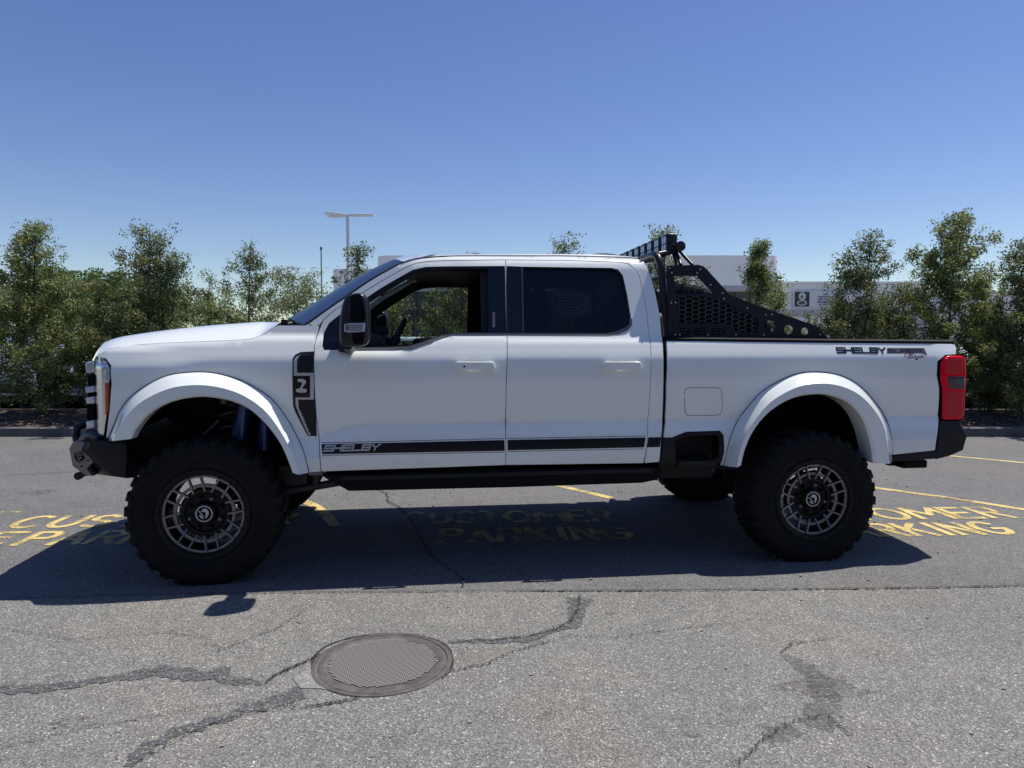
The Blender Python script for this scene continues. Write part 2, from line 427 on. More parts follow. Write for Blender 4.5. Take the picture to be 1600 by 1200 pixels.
# =================================================================== GROUND
def struct(o): o['kind'] = 'structure'; return o
def sheet(name, pts, z, m, kind='structure'):
    b = MB(); b.add([(p[0], p[1], z) for p in pts], [tuple(range(len(pts)))]); o = b.build(name, m)
    o['kind'] = kind; return o
sheet('ground', [(-2500, -2000), (2500, -2000), (2500, 2800), (-2500, 2800)], -.02, M_lot)
sheet('parking_lot', [(-60, -20), (60, -20), (60, 11.35), (-60, 11.35)], 0, M_lot)
ys = resample([tuple(G(-900, 950)[:2])] + [tuple(G(a, b_)[:2]) for a, b_ in ((0, 938), (200, 932), (450, 927), (800, 925), (1100, 924), (1350, 920), (1600, 917))] + [tuple(G(2600, 905)[:2])], 60)
sheet('driveway', [(-20, -20), (20, -20)] + [(x, y + .01 * math.sin(9 * x) + .006 * math.sin(31 * x)) for x, y in ys[::-1]], .004, M_drive)
def strip(name, px, wd, m, z, jit=.25, n=60, seed=1, px_off=0):
    rg = np.random.default_rng(seed); P = resample([tuple(G(a, b_)[:2]) for a, b_ in cr(px, 4)], n); b = MB(); rows = []
    J = rg.uniform(-1, 1, (3, n + 12)); kk = np.hanning(9); kk /= kk.sum(); J = np.array([np.convolve(q, kk, 'same')[6:n + 6] for q in J]) * 2.0 + rg.uniform(-.25, .25, (3, n))
    for i in range(n):
        t = P[min(i + 1, n - 1)] - P[max(i - 1, 0)]; t = t / (np.linalg.norm(t) + 1e-9); nr = np.array((-t[1], t[0]))
        ww = np.interp(i / (n - 1), np.linspace(0, 1, len(wd)), wd) / 2; c = P[i] + nr * J[0, i] * jit * ww
        l = c + nr * ww * (1 + jit * J[1, i]); r_ = c - nr * ww * (1 + jit * J[2, i])
        rows.append([(l[0], l[1], z), (c[0], c[1], z), (r_[0], r_[1], z)])
    o = b.grid(rows).build(name, m); o['kind'] = 'structure'; return o
strip('tar_seam', [(-60, 1072), (0, 1079), (60, 1078), (140, 1068), (230, 1055), (290, 1052), (340, 1058), (410, 1071)], [.06, .07, .08, .07, .10, .13, .10, .03], M_tar, .008, .35, 120, 1)
strip('tar_seam', [(200, 1200), (240, 1165), (300, 1140), (370, 1118), (420, 1098), (472, 1083)], [.05, .07, .08, .06, .10, .11], M_tar, .008, .4, 100, 2)
strip('tar_seam', [(905, 935), (903, 955), (895, 975), (860, 988), (820, 1000), (760, 1003), (700, 1005)], [.13, .10, .09, .05, .07, .05, .03], M_tar, .008, .35, 100, 3)
strip('tar_seam', [(1222, 1024), (1250, 1040), (1278, 1062), (1290, 1085), (1284, 1110), (1276, 1140)], [.05, .10, .10, .09, .14, .12], M_tar2, .008, .3, 80, 4)
strip('tar_seam', [(1200, 1160), (1225, 1145), (1245, 1140)], [.05, .10, .08], M_tar2, .008, .4, 40, 5)
def crack(px, wd=.006, seed=1, z=.012, n=90, wob=.012):
    rg = random.Random(seed); P = [tuple(G(a, b_)[:2]) for a, b_ in px]; P = resample(P, n)
    w_ = np.array([[rg.uniform(-1, 1), rg.uniform(-1, 1)] for _ in range(n)]) * wob; P = P + w_
    b = MB(); rows = []
    for i in range(n):
        t = P[min(i + 1, n - 1)] - P[max(i - 1, 0)]; t = t / (np.linalg.norm(t) + 1e-9); nr = np.array((-t[1], t[0])); q = wd * rg.uniform(.25, .8)
        rows.append([(*(P[i] + nr * q), z), (*(P[i] - nr * q), z)])
    o = b.grid(rows).build('crack', M_crack); o['kind'] = 'structure'
crack([(-60, 941), (0, 938), (200, 932), (450, 928), (800, 925)], .008, 11, n=260, wob=.008)
crack([(800, 925), (1000, 925), (1200, 923), (1400, 921), (1600, 917), (1700, 915)], .013, 12, n=260, wob=.008)
crack([(906, 932), (902, 958), (893, 972), (870, 986), (830, 996), (770, 1002), (712, 1004)], .006, 13)
crack([(590, 765), (605, 772), (606, 784), (622, 792), (640, 812), (672, 868), (700, 890), (722, 905), (725, 918)], .012, 14, n=110, wob=.01)
crack([(412, 1070), (440, 1052), (470, 1040), (500, 1026)], .006, 15)
crack([(480, 1108), (520, 1101), (560, 1094)], .004, 16)
crack([(708, 1050), (760, 1040), (800, 1020), (860, 1004)], .004, 26)
crack([(0, 1172), (140, 1140), (300, 1110), (420, 1095)], .003, 17)
crack([(880, 995), (960, 998), (1060, 985), (1180, 970)], .003, 18)
crack([(0, 744), (110, 738)], .010, 19)
crack([(1218, 1022), (1240, 1008), (1300, 1000)], .003, 23)
crack([(0, 984), (120, 1002), (260, 990), (330, 1000)], .003, 24)
crack([(1150, 1200), (1190, 1160), (1240, 1130), (1290, 1120), (1330, 1150)], .004, 25)
crack([(340, 1020), (430, 985), (470, 960)], .003, 27)
crack([(210, 1198), (300, 1146), (380, 1118), (520, 1100)], .003, 21)
# concrete collar and man hole
mhc = G(597, 1040)
MHC = Vector((-.615, 3.262, 0))
sheet('concrete_patch', [tuple(G(a, b_)[:2]) for a, b_ in ((457, 1062), (478, 1050), (500, 1028), (540, 1008), (560, 1090), (500, 1078), (470, 1078))], .0075, M_patch)
mh = thing('manhole_cover', 'round cast iron manhole cover with raised grid set in the asphalt', 'manhole cover', (MHC.x, MHC.y, 0), R(20))
def lz(prof, n=64):
    b = MB(); b.lathe(prof, n=n); b.v = [(x, z, y) for x, y, z in b.v]; b.f = [f[::-1] for f in b.f]; return b
lz([(.330, .0045), (.328, .009), (.318, .0105), (.308, .010), (.306, .005)], 72).build('frame', M_iron, mh, smooth=30, recalc=True)
b = lz([(.305, .005), (.303, .0095), (.292, .0105), (.264, .010), (.260, .008), (.0001, .008)], 72); lid = b.build('lid', M_iron, mh, smooth=30, recalc=True)
b = MB()
for i in range(-14, 15):
    for j in range(-20, 21):
        x, y = i * .0175 + (.00875 if j % 2 else 0), j * .0125
        if x * x + y * y < .250 ** 2: b.box(x - .0074, x + .0074, y - .0041, y + .0041, .009, .0125)
b.build('tread_pattern', M_lid, lid)
b = MB(); b.box(.15, .20, .165, .18, .009, .0142); b.box(.19, .22, .13, .165, .009, .0138); b.build('pick_slot', M_iron, lid)
strip('crack_edge', [(487, 1048), (492, 1028), (515, 1009), (560, 996), (610, 992), (655, 995), (692, 1008), (706, 1028), (705, 1048), (690, 1062)], [.008, .014, .010, .008, .010, .010, .02, .02, .012, .006], M_crack, .0085, .3, 160, 9)

# oil spots, pebbles and scraps lying on the asphalt
rg = np.random.default_rng(8); b = MB()
for k in range(420):
    x, y = rg.uniform(-4, 4.5), rg.uniform(2.3, 9.5); s_ = rg.uniform(.003, .009); c = np.array((x, y, .006)); b.obox(tuple(c), s_, s_ * rg.uniform(.5, 1), s_ * .5, Matrix.Rotation(rg.uniform(0, 3), 3, 'Z'))
o = b.build('gravel', mat('pebble', (.24, .225, .21), .9)); o['kind'] = 'stuff'
def blot(px, rx, ry, seed, z=.0065):
    rg = np.random.default_rng(seed); c = G(*px); n = 40; a0 = rg.uniform(0, 6, 4); b = MB()
    P = [(c.x + rx * math.cos(a) * (1 + .18 * math.sin(3 * a + a0[0]) + .12 * math.sin(5 * a + a0[1]) + .06 * math.sin(11 * a + a0[2])), c.y + ry * math.sin(a) * (1 + .18 * math.sin(2 * a + a0[3])), z) for a in np.linspace(0, 2 * PI, n + 1)[:-1]]
    b.add(P, [tuple(range(n))]); o = b.build('oil_stain', M_stain); o['kind'] = 'structure'
for i, (px, rx, ry) in enumerate([((1290, 1075), .20, .11), ((955, 960), .03, .02), ((330, 1010), .05, .02), ((850, 1120), .05, .03), ((1420, 985), .06, .025), ((120, 1130), .09, .04), ((1500, 780), .10, .12), ((60, 770), .16, .15), ((1080, 1150), .04, .02)]): blot(px, rx, ry, i + 40)

# ---- painted markings
def strip_line(px, wd, z=.004): return strip('parking_line', px, [wd], M_ypaint, z, .03, 30, 3)
strip_line([(1362, 762), (1480, 778), (1600, 796.5), (1760, 822)], .095)
strip_line([(1400, 704), (1478, 712), (1600, 723.5), (1760, 740)], .095)
strip_line([(868, 758), (955, 778.5)], .09)
strip_line([(430, 770), (490, 790), (525, 822)], .10)
def ftext(txt, size, m, name, ext=0.0, bold=.0):
    c = bpy.data.curves.new(name, 'FONT'); c.body = txt; c.size = size; c.offset = bold; c.extrude = ext; c.resolution_u = 4
    o = bpy.data.objects.new(name, c); COL.objects.link(o); dg = bpy.context.evaluated_depsgraph_get(); me = bpy.data.meshes.new_from_object(o.evaluated_get(dg))
    COL.objects.unlink(o); bpy.data.objects.remove(o); bpy.data.curves.remove(c); me.materials.clear(); me.materials.append(m); return me
def arc(cx, cy, rx, ry, a0, a1, n=10): return [(cx + rx * math.cos(R(a0 + (a1 - a0) * i / n)), cy + ry * math.sin(R(a0 + (a1 - a0) * i / n))) for i in range(n + 1)]
GG = {'C': [arc(.5, .5, .5, .5, 50, 310, 14)], 'U': [[(0, 1)] + arc(.5, .38, .5, .38, 180, 360, 10) + [(1, 1)]], 'S': [arc(.5, .75, .45, .25, 30, 270, 8) + arc(.5, .25, .45, .25, 90, -150, 8)[1:]], 'T': [[(0, 1), (1, 1)], [(.5, 1), (.5, 0)]],
      'O': [arc(.5, .5, .5, .5, 0, 360, 18)], 'M': [[(0, 0), (.05, 1), (.5, .35), (.95, 1), (1, 0)]], 'E': [[(.9, 1), (0, 1), (0, 0), (.9, 0)], [(0, .5), (.75, .5)]], 'R': [[(0, 0), (0, 1), (.6, 1)] + arc(.6, .75, .32, .25, 90, -90, 8) + [(0, .5)], [(.5, .5), (.95, 0)]],
      'P': [[(0, 0), (0, 1), (.6, 1)] + arc(.6, .75, .32, .25, 90, -90, 8) + [(0, .5)]], 'A': [[(0, 0), (.5, 1), (1, 0)], [(.2, .35), (.8, .35)]], 'K': [[(0, 0), (0, 1)], [(.9, 1), (0, .42)], [(.3, .62), (.95, 0)]], 'I': [[(.5, 0), (.5, 1)]], 'N': [[(0, 0), (0, 1), (.95, 0), (.95, 1)]], 'G': [arc(.5, .5, .5, .5, 45, 330, 14) + [(.98, .45), (.6, .45)]]}
WD = {'I': .35, 'M': 1.25, 'O': 1.1, 'C': 1.0, 'G': 1.05}
def ground_text(txt, a, b_, h, mt=None, fat=.060):
    """a, b_: pixel positions of the lower left and lower right corner; stencilled strokes on the asphalt"""
    A, B = G(*a), G(*b_); L = (B - A).length; tot = sum(WD.get(c, .85) for c in txt) + .32 * (len(txt) - 1); u = L / tot; b = MB(); x = 0; k = 0
    for ch in txt:
        wd = WD.get(ch, .85) * u
        for st in GG[ch]:
            P = [Vector((x + p[0] * wd, p[1] * h)) for p in st]
            for i in range(len(P) - 1):
                d = P[i + 1] - P[i]
                if d.length < 1e-6: continue
                d.normalize(); n_ = Vector((-d.y, d.x)) * fat / 2; e = d * fat * .35
                b.add([(*(P[i] - e - n_), k * .00001), (*(P[i + 1] + e - n_), k * .00001), (*(P[i + 1] + e + n_), k * .00001), (*(P[i] - e + n_), k * .00001)], [(0, 1, 2, 3)]); k += 1
        x += wd + .32 * u
    o = b.build('painted_lettering', mt or M_ypaint); o.location = (A.x, A.y, .004); o.rotation_euler = (0, 0, math.atan2(B.y - A.y, B.x - A.x)); o['kind'] = 'structure'
ground_text('CUSTOMER', (8, 825), (450, 819), .37)
ground_text('PARKING', (22, 852), (372, 846), .35)
ground_text('CUSTOMER', (627, 818), (960, 814), .37, mt=M_yfade_shade)
ground_text('PARKING', (688, 847), (990, 842), .35, mt=M_yfade_shade)
ground_text('CUSTOMER', (1188, 814.5), (1587, 809), .37)
ground_text('PARKING', (1296, 840), (1592, 834), .35)
ground_text('T', (-42, 806), (12, 806), .12, mt=M_yfade_shade); ground_text('E', (-40, 849), (6, 849), .30, mt=M_yfade_shade)

# ---- planted island behind the lot
KY = 11.30
def kerb(name, y0, y1, x0=-45, x1=45):
    b = MB(); prof = [(y0 + .012, 0), (y0, .03), (y0 + .02, .14), (y0 + .04, .155), (y1 - .03, .155), (y1, .13), (y1, 0)]
    n = 80; rows = [[(x0 + (x1 - x0) * i / n, y, z - .01) for y, z in prof] for i in range(n + 1)]; o = b.grid([r_[::-1] for r_ in rows]).build(name, M_conc, smooth=40); o['kind'] = 'structure'
kerb('kerb', KY, KY + .17); kerb('kerb', 14.4, 14.57)
b = MB(); rg = random.Random(5); rows = []
for j, y in enumerate(np.linspace(KY + .16, 14.41, 26)):
    e = math.sin(PI * j / 25); rows.append([(x, y, .13 + .12 * e + rg.uniform(-.02, .02)) for x in np.linspace(-40, 40, 500)])
b.grid(rows).build('mulch_bed', M_mulch, smooth=180)['kind'] = 'structure'
b = MB(); rg = np.random.default_rng(3)
for k in range(2600):                                       # dry leaves and chips on the bed
    x, y = rg.uniform(-12, 12), rg.uniform(KY + .12, 12.9); a, s_ = rg.uniform(0, 6.28), rg.uniform(.012, .035); z = .165 + .11 * math.sin(PI * (y - KY) / 3.1) + rg.uniform(0, .03)
    d = np.array((math.cos(a), math.sin(a), rg.uniform(-.3, .3))) * s_; e = np.array((-math.sin(a), math.cos(a), rg.uniform(-.4, .4))) * s_ * .45; c = np.array((x, y, z))
    b.add([c - d, c - e, c + d, c + e], [(0, 1, 2, 3)])
b.build('leaf_litter', mat('litter', (.24, .17, .11), .85))['kind'] = 'stuff'
sheet('back_lot', [(-70, 14.56), (70, 14.56), (70, 36), (-70, 36)], .0, mat('pale_pavement', rough=.9, build=asphalt(.26, .34, .45, (1, .98, .94), 60)))

# =================================================================== TREES
def tree(name, x, Y, htop, prof, nleaf, m, stems=1, zb=.15, leaf=.050, label='', cat='tree', group=None, nbr=90, seed=1, lean=0., dense=.13, up=.55, depth=1.):
    """prof: half widths (m) from the ground to the top"""
    rg = np.random.default_rng(seed); t = thing(name, label, cat, (x, Y, zb), 0, group); H_ = htop - zb
    pw = lambda u: float(np.interp(u, np.linspace(0, 1, len(prof)), prof))
    b = MB(); centres = []; st = []
    for k in range(stems):
        ox = (k - (stems - 1) / 2) * .22 + rg.normal(0, .02); ph = rg.uniform(0, 6.28); hh = H_ * (1 - .10 * k)
        P = [(ox + lean * u * H_ + .03 * math.sin(5 * u + ph) * u * H_ * .5, .02 * math.cos(4 * u + ph), u * hh) for u in np.linspace(0, 1, 10)]
        b.tube(P, [.030 * (1 - u) ** .8 + .004 for u in np.linspace(0, 1, 10)], 6); st.append((P, hh))
    br = MB()
    for k in range(nbr):
        P, hh = st[k % stems]; u = .04 + .95 * rg.uniform(0, 1) ** .9; base = np.array([np.interp(u * hh, [p[2] for p in P], [p[i] for p in P]) for i in range(3)])
        a = rg.uniform(0, 2 * PI); L = pw(u) * rg.choice([.45, .7, .9, 1.1, 1.3], p=[.15, .25, .33, .2, .07]); ln = np.array((math.cos(a) , math.sin(a) * depth, 0)); tip = base + ln * L + np.array((0, 0, L * up * rg.uniform(.5, 1.3)))
        if tip[2] > H_ * 1.0: tip[2] = H_ * 1.0 - rg.uniform(0, .05)
        mid = (base + tip) / 2 + np.array((0, 0, -.06 * L)); br.tube([base, mid, tip], [.010 * (1 - u) + .004, .006 * (1 - u) + .003, .002], 4, False)
        centres.append((base, mid, tip, L))
    b.v += []; o = b.build('trunk', M_bark, t, smooth=50); br.build('branch', M_bark, o)
    Ls = np.array([c[3] + .12 for c in centres]); pr = Ls ** 1.5 / (Ls ** 1.5).sum(); idx = rg.choice(len(centres), nleaf, p=pr)
    B_ = np.array([c[0] for c in centres])[idx]; Mi = np.array([c[1] for c in centres])[idx]; T_ = np.array([c[2] for c in centres])[idx]
    # leaves cluster on twigs along the branch
    q = np.clip(rg.beta(1.9, .9, nleaf), .15, 1.0)[:, None]; q = np.round(q * 5) / 5 + rg.normal(0, .03, (nleaf, 1))
    C = (1 - q) ** 2 * B_ + 2 * q * (1 - q) * Mi + q * q * T_
    tw = np.clip(rg.normal(0, 1, (len(centres) * 9, 3)), -1.6, 1.6) * dense * .62; ti = (idx * 9 + np.clip((q[:, 0] * 8).astype(int), 0, 8))
    C = C + tw[ti] + np.clip(rg.normal(0, 1, (nleaf, 3)), -1.7, 1.7) * dense * .40
    C[:, 2] = np.clip(C[:, 2], .05, H_ + .10)
    d = rg.normal(0, 1, (nleaf, 3)); d[:, 2] += .25; d /= np.linalg.norm(d, axis=1)[:, None]; e = np.cross(d, rg.normal(0, 1, (nleaf, 3))); e /= np.linalg.norm(e, axis=1)[:, None] + 1e-9
    s_ = leaf * rg.uniform(.6, 1.25, (nleaf, 1)) / 2; V = np.stack([C - d * s_, C - e * s_ * .5, C + d * s_, C + e * s_ * .5], 1).reshape(-1, 3)
    me = bpy.data.meshes.new('crown'); me.vertices.add(4 * nleaf); me.vertices.foreach_set('co', V.ravel()); me.loops.add(4 * nleaf); me.loops.foreach_set('vertex_index', np.arange(4 * nleaf, dtype=np.int32))
    me.polygons.add(nleaf); me.polygons.foreach_set('loop_start', np.arange(0, 4 * nleaf, 4, dtype=np.int32)); me.polygons.foreach_set('loop_total', np.full(nleaf, 4, np.int32)); me.update(); me.validate(); me.materials.append(m)
    link('crown', me, t); return t
def ptree(name, px, top, wpx, Y, nleaf, m, **k):                # sizes read off in photograph pixels at distance Y
    p = at(px, 600, Y); q = at(px, top, Y); sc = Y / FPX; nleaf = int(nleaf * 1.3); wpx = [w_ * (1.0 + .10 * math.sin(PI * min(1, i / (len(wpx) - 1)))) for i, w_ in enumerate(wpx)]; k['nbr'] = int(k.get('nbr', 90) * .72)
    return tree(name, p.x, Y, q.z, [w_ * sc for w_ in wpx], nleaf, m, **k)
GT = 'small trees in the planted bed behind the truck'
ptree('tree', -25, 398, [70, 85, 90, 85, 70, 45, 28, 10], 13.0, 15000, M_leafd, label='dark bushy tree cut off by the left edge of the photo', group=GT, seed=1)
ptree('tree', 62, 350, [66, 84, 92, 88, 74, 62, 40, 30, 24, 6], 12.6, 30000, M_leaf, label='tall bushy tree with narrow pointed top, first full tree at the far left', group=GT, seed=2, nbr=150)
ptree('tree', 142, 500, [50, 58, 58, 48, 30, 10], 13.4, 10000, M_leafd, label='low bush between the two tall trees left of the hood', group=GT, seed=3, cat='bush')
ptree('tree', 247, 352, [60, 76, 86, 84, 80, 66, 58, 42, 30, 8], 12.8, 25000, M_leafd, stems=2, label='twin stemmed tree with sparse dark crown above the truck hood', group=GT, seed=4, nbr=130)
ptree('tree', 330, 474, [50, 50, 48, 40, 30, 12], 13.6, 9000, M_leaf, label='short olive bush just behind the middle of the hood', group=GT, seed=5, cat='bush')
ptree('tree', 392, 373, [50, 58, 60, 52, 46, 34, 36, 26, 16, 5], 12.9, 9500, M_leafd, label='thin tree with airy see-through top above the rear of the hood', group=GT, seed=6, nbr=80, dense=.10)
ptree('tree', 462, 425, [95, 110, 105, 100, 84, 62, 44, 16], 20.0, 14000, M_leafp, label='pale yellow-green tree standing farther back left of the windscreen', group=None, seed=7, leaf=.07, dense=.2)
ptree('tree', 343, 455, [95, 110, 105, 100, 84, 62, 44, 16], 20.5, 9000, M_leafp, label='low pale green tree behind the short olive bush', group=None, seed=37, leaf=.07, dense=.2)
ptree('tree', 515, 482, [34, 36, 34, 26, 18, 8], 13.6, 7000, M_leafd, label='small dark bush at the foot of the windscreen, by the mast', group=GT, seed=8, cat='bush')
ptree('tree', 562, 386, [38, 40, 40, 36, 32, 28, 24, 18, 10], 13.0, 7500, M_leafd, label='dark slim tree in front of the light pole above the windscreen', group=GT, seed=9, dense=.10)
ptree('tree', 618, 447, [30, 34, 36, 34, 26, 10], 13.2, 6500, M_leaf, label='small tree at the front end of the open window view', group=GT, seed=10)
ptree('tree', 722, 400, [50, 58, 60, 58, 50, 42, 30, 14], 13.0, 16000, M_leaf, label='leafy tree filling the rear half of the open window view', group=GT, seed=11)
ptree('tree', 885, 370, [40, 48, 50, 46, 40, 30, 22, 12], 13.0, 9000, M_leafd, label='tree whose tip peeks over the middle of the cab roof', group=GT, seed=12)
ptree('tree', 1033, 360, [40, 48, 50, 46, 40, 34, 24, 18, 8], 13.2, 12000, M_leaf, label='tree behind the black light bar, its twigs showing above the lamps', group=GT, seed=13)
ptree('tree', 1090, 425, [34, 40, 40, 36, 24, 8], 13.4, 7000, M_leaf, label='small tree seen through the upper mesh of the bed rack', group=GT, seed=31)
ptree('tree', 1180, 382, [46, 56, 60, 58, 50, 40, 34, 26, 18, 6], 13.0, 19000, M_leaf, label='slender tree against the grey building right of the bed rack', group=GT, seed=14, dense=.10)
ptree('tree', 1213, 436, [30, 32, 34, 30, 20, 8], 13.4, 6000, M_leaf, label='young tree left of the building sign', group=GT, seed=15)
ptree('tree', 1352, 367, [66, 78, 82, 74, 60, 52, 44, 38, 22, 6], 12.9, 20000, M_leafd, label='open crowned tree right of the sign, above the bed lettering', group=GT, seed=16, nbr=110)
ptree('tree', 1300, 470, [36, 38, 36, 30, 22, 8], 13.3, 7000, M_leaf, label='short green tree half covering the sign', group=GT, seed=32)
ptree('tree', 1408, 440, [40, 44, 46, 40, 28, 10], 13.3, 10000, M_leafd, label='low tree in the gap between the two tall trees at the truck tail', group=GT, seed=17)
ptree('tree', 1480, 341, [64, 74, 78, 76, 70, 62, 50, 46, 30, 14], 12.7, 32000, M_leaf, label='tallest tree of the row, standing over the tail lamp', group=GT, seed=18, nbr=150)
ptree('tree', 1548, 500, [44, 48, 46, 40, 30, 12], 13.2, 13000, M_leafd, label='low dark bush under the two rightmost trees', group=GT, seed=19, cat='bush')
ptree('tree', 1597, 380, [84, 90, 90, 76, 62, 54, 42, 30, 18], 12.5, 32000, M_leafd, label='very dark dense tree cut off by the right edge of the photo', group=GT, seed=20, nbr=150)
ptree('tree', 1690, 420, [90, 90, 84, 70, 50, 30], 12.9, 12000, M_leafd, label='dark tree just outside the right edge of the photo', group=GT, seed=21)
# distant green masses
def mass(px, top, wpx, Y, n, m, seed, label): ptree('tree', px, top, wpx, Y, n, m, label=label, group='distant trees beyond the far lot', seed=seed, leaf=.22, dense=.5, nbr=120)
mass(150, 428, [90, 100, 100, 96, 84, 60, 30], 44, 13000, M_leafy, 22, 'round bright green distant tree between the two left trees')
mass(60, 452, [80, 90, 90, 80, 60, 30], 47, 7000, M_leafy, 23, 'distant green tree behind the tall tree at the far left')
mass(230, 458, [80, 90, 90, 80, 60, 30], 47, 7000, M_leafy, 24, 'distant green tree behind the twin stemmed tree')

# =================================================================== FAR BUILDINGS
DB = 38.0
def rbox(x0, x1, y0, y1, z0, z1, r_, m, name, parent, n=8):
    P = []
    for cx, cy, a0 in ((x1 - r_, y0 + r_, -PI / 2), (x1 - r_, y1 - r_, 0), (x0 + r_, y1 - r_, PI / 2), (x0 + r_, y0 + r_, PI)):
        for k in range(n + 1): a = a0 + PI / 2 * k / n; P.append((cx + r_ * math.cos(a), cy + r_ * math.sin(a)))
    b = MB(); b.prism(P, z0, z1, 'z'); return b.build(name, m, parent, smooth=30, recalc=True)
X = lambda px, Y=DB: at(px, 600, Y).x
Z = lambda py, Y=DB: at(800, py, Y).z
bd = thing('showroom_building', 'long grey flat roofed dealership building with rounded parapet corners', 'building', (0, DB, 0))
def loc(o): o.location.y = -DB; return o
zt, zf = Z(399), Z(455)
loc(rbox(X(588), X(1219), DB, DB + 22, zf, zt, .9, M_wall, 'upper_wall', bd))
loc(rbox(X(511), X(640), DB + 1.0, DB + 18, 0, Z(417), .8, M_wall, 'side_wing', bd))
loc(rbox(X(596), X(1190), DB + .6, DB + 21, 0, zf, .5, M_dglass, 'showroom_glass', bd))
b = MB()
for px in range(600, 1190, 24): b.box(X(px) - .05, X(px) + .05, DB + .50, DB + .62, 0, zf)
b.box(X(598), X(1188), DB + .46, DB + .62, Z(505) - .06, Z(505) + .08); b.box(X(598), X(1188), DB + .46, DB + .62, zf - .30, zf - .20); loc(b.build('mullion', M_mull, bd))
b = MB(); b.box(X(590) + 1, X(1218) - 1, DB - .04, DB + .2, zf, zf + .28); loc(b.build('fascia', M_wing, bd))
for px in (655, 1050): b = MB(); b.box(X(px), X(px) + .25, DB + 1, DB + 1.3, zt, zt + .18); loc(b.build('roof_vent', M_wall, bd))
wg = thing('service_wing', 'low pale service building with banded wall right of the grey showroom', 'building', (0, DB, 0))
b = MB(); b.box(X(1200), X(1475), DB + 2, DB + 20, 0, Z(443, 40)); loc(b.build('wall', M_wall2, wg))
b = MB(); b.box(X(1198), X(1477), DB + 1.9, DB + 20.2, Z(443, 40), Z(440, 40)); b.box(X(1200), X(1475), DB + 1.93, DB + 2, Z(446.5, 40), Z(445, 40)); loc(b.build('coping', M_wall, wg))
b = MB(); b.box(X(1200), X(1475), DB + 1.92, DB + 2, Z(492, 40), Z(484, 40)); b.box(X(1200), X(1475), DB + 1.95, DB + 2, Z(494.5, 40), Z(493, 40)); loc(b.build('wall_band', M_wing, wg))
b = MB(); b.box(X(1340), X(1460), DB + 1.9, DB + 2.02, 0, Z(498, 40)); loc(b.build('bay_door', M_dglass, wg))
w3 = thing('far_building', 'pale low building seen between the two rightmost trees', 'building', (0, DB, 0))
b = MB(); b.box(X(1478), X(1720), DB + 1, DB + 14, 0, Z(456)); loc(b.build('wall', M_wall2, w3)); b = MB(); b.box(X(1477), X(1722), DB + .9, DB + 14.1, Z(456), Z(453)); loc(b.build('coping', M_wall, w3))
w4 = thing('far_shed', 'grey block of a building behind the tree at the far left edge', 'building', (0, 50, 0))
b = MB(); b.box(X(-60, 50), X(12, 50), 0, 8, 0, Z(428, 50)); b.build('wall', M_wall, w4); b = MB(); b.box(X(-61, 50), X(13, 50), -.1, 8.1, Z(428, 50), Z(426, 50)); b.build('coping', M_wing, w4)
# sign on the wing
DS = DB + 1.86
sg = thing('wall_sign', 'wall sign with black emblem square and lines of small print on the pale service building', 'sign', (0, DS, 0))
def sb(x0, x1, y0, y1, d, m, name, par):
    b = MB(); b.box(X(x0, DS), X(x1, DS), -d, .06, Z(y1, DS), Z(y0, DS)); return b.build(name, m, par)
sb(1236, 1313, 454, 480, 0, M_signw, 'panel', sg); pl = sb(1238.6, 1261.2, 456, 479, .02, M_signk, 'emblem_plate', sg)
def ell(cx, cy, rx, ry, d, m, name, par, holes=None):
    b = MB(); P = [(X(cx + rx * math.cos(a), DS), Z(cy + ry * math.sin(a), DS)) for a in np.linspace(0, 2 * PI, 28)[:-1]]; b.prism(P, -d, -.01); return b.build(name, m, par, recalc=True)
ell(1250, 463, 5.6, 6.0, .03, M_silver, 'emblem', pl); ell(1250.6, 464, 3.2, 3.2, .035, M_gray, 'emblem', pl); ell(1252, 464.6, 1.5, 4.2, .04, M_silver, 'emblem', pl); ell(1249.6, 473.2, 7.6, 4.4, .03, M_silver, 'emblem', pl); ell(1249.6, 473.2, 5.8, 2.9, .035, M_gray, 'emblem', pl)
for k, tx in enumerate(('EAST', 'VOLKSWAGEN', 'USED VEHICLES', 'RECOMMENDED', 'BY THE BEST')):
    me = ftext(tx, .135, M_signk, 'print', .004, .003); o = link('print', me, sg); xs = [v.co.x for v in me.vertices]; o.location = (X(1287, DS) - max(xs) / 2, -.01, Z(461.2 + 4.0 * k, DS)); o.rotation_euler = (PI / 2, 0, 0)

# ---- light pole, mast
lp = thing('light_pole', 'tall white parking lot light pole with three flat lamp heads', 'light pole', (X(546.5, 30), 30, 0))
b = MB(); zt = Z(337, 30); b.tube([(0, 0, 0), (0, 0, zt)], [.085, .065], 10); b.build('pole', M_pole, lp, smooth=50)
for (a, L) in ((R(8), .95), (R(150), .85), (R(205), .80)):
    b = MB(); M = Matrix.Rotation(a, 3, 'Z'); c = M @ Vector((.12 + L / 2, 0, 0)); b.obox((c.x, c.y, zt + .03), L / 2, .19, .03, M @ Matrix.Rotation(-.03, 3, 'Y')); c = M @ Vector((.07, 0, 0)); b.obox((c.x, c.y, zt + .02), .1, .04, .04, M); b.build('lamp_head', M_pole, lp, bevel=.012)
ms = thing('mast', 'thin blue-grey mast rising left of the windscreen', 'mast', (X(505, 26), 26, 0))
b = MB(); b.tube([(0, 0, 0), (0, 0, Z(388, 26))], [.035, .022], 8); b.build('pole', mat('mast_paint', (.10, .16, .22), .5), ms); b = MB(); b.obox((0, 0, Z(388, 26)), .035, .035, .05); b.build('tip', M_steel, ms)

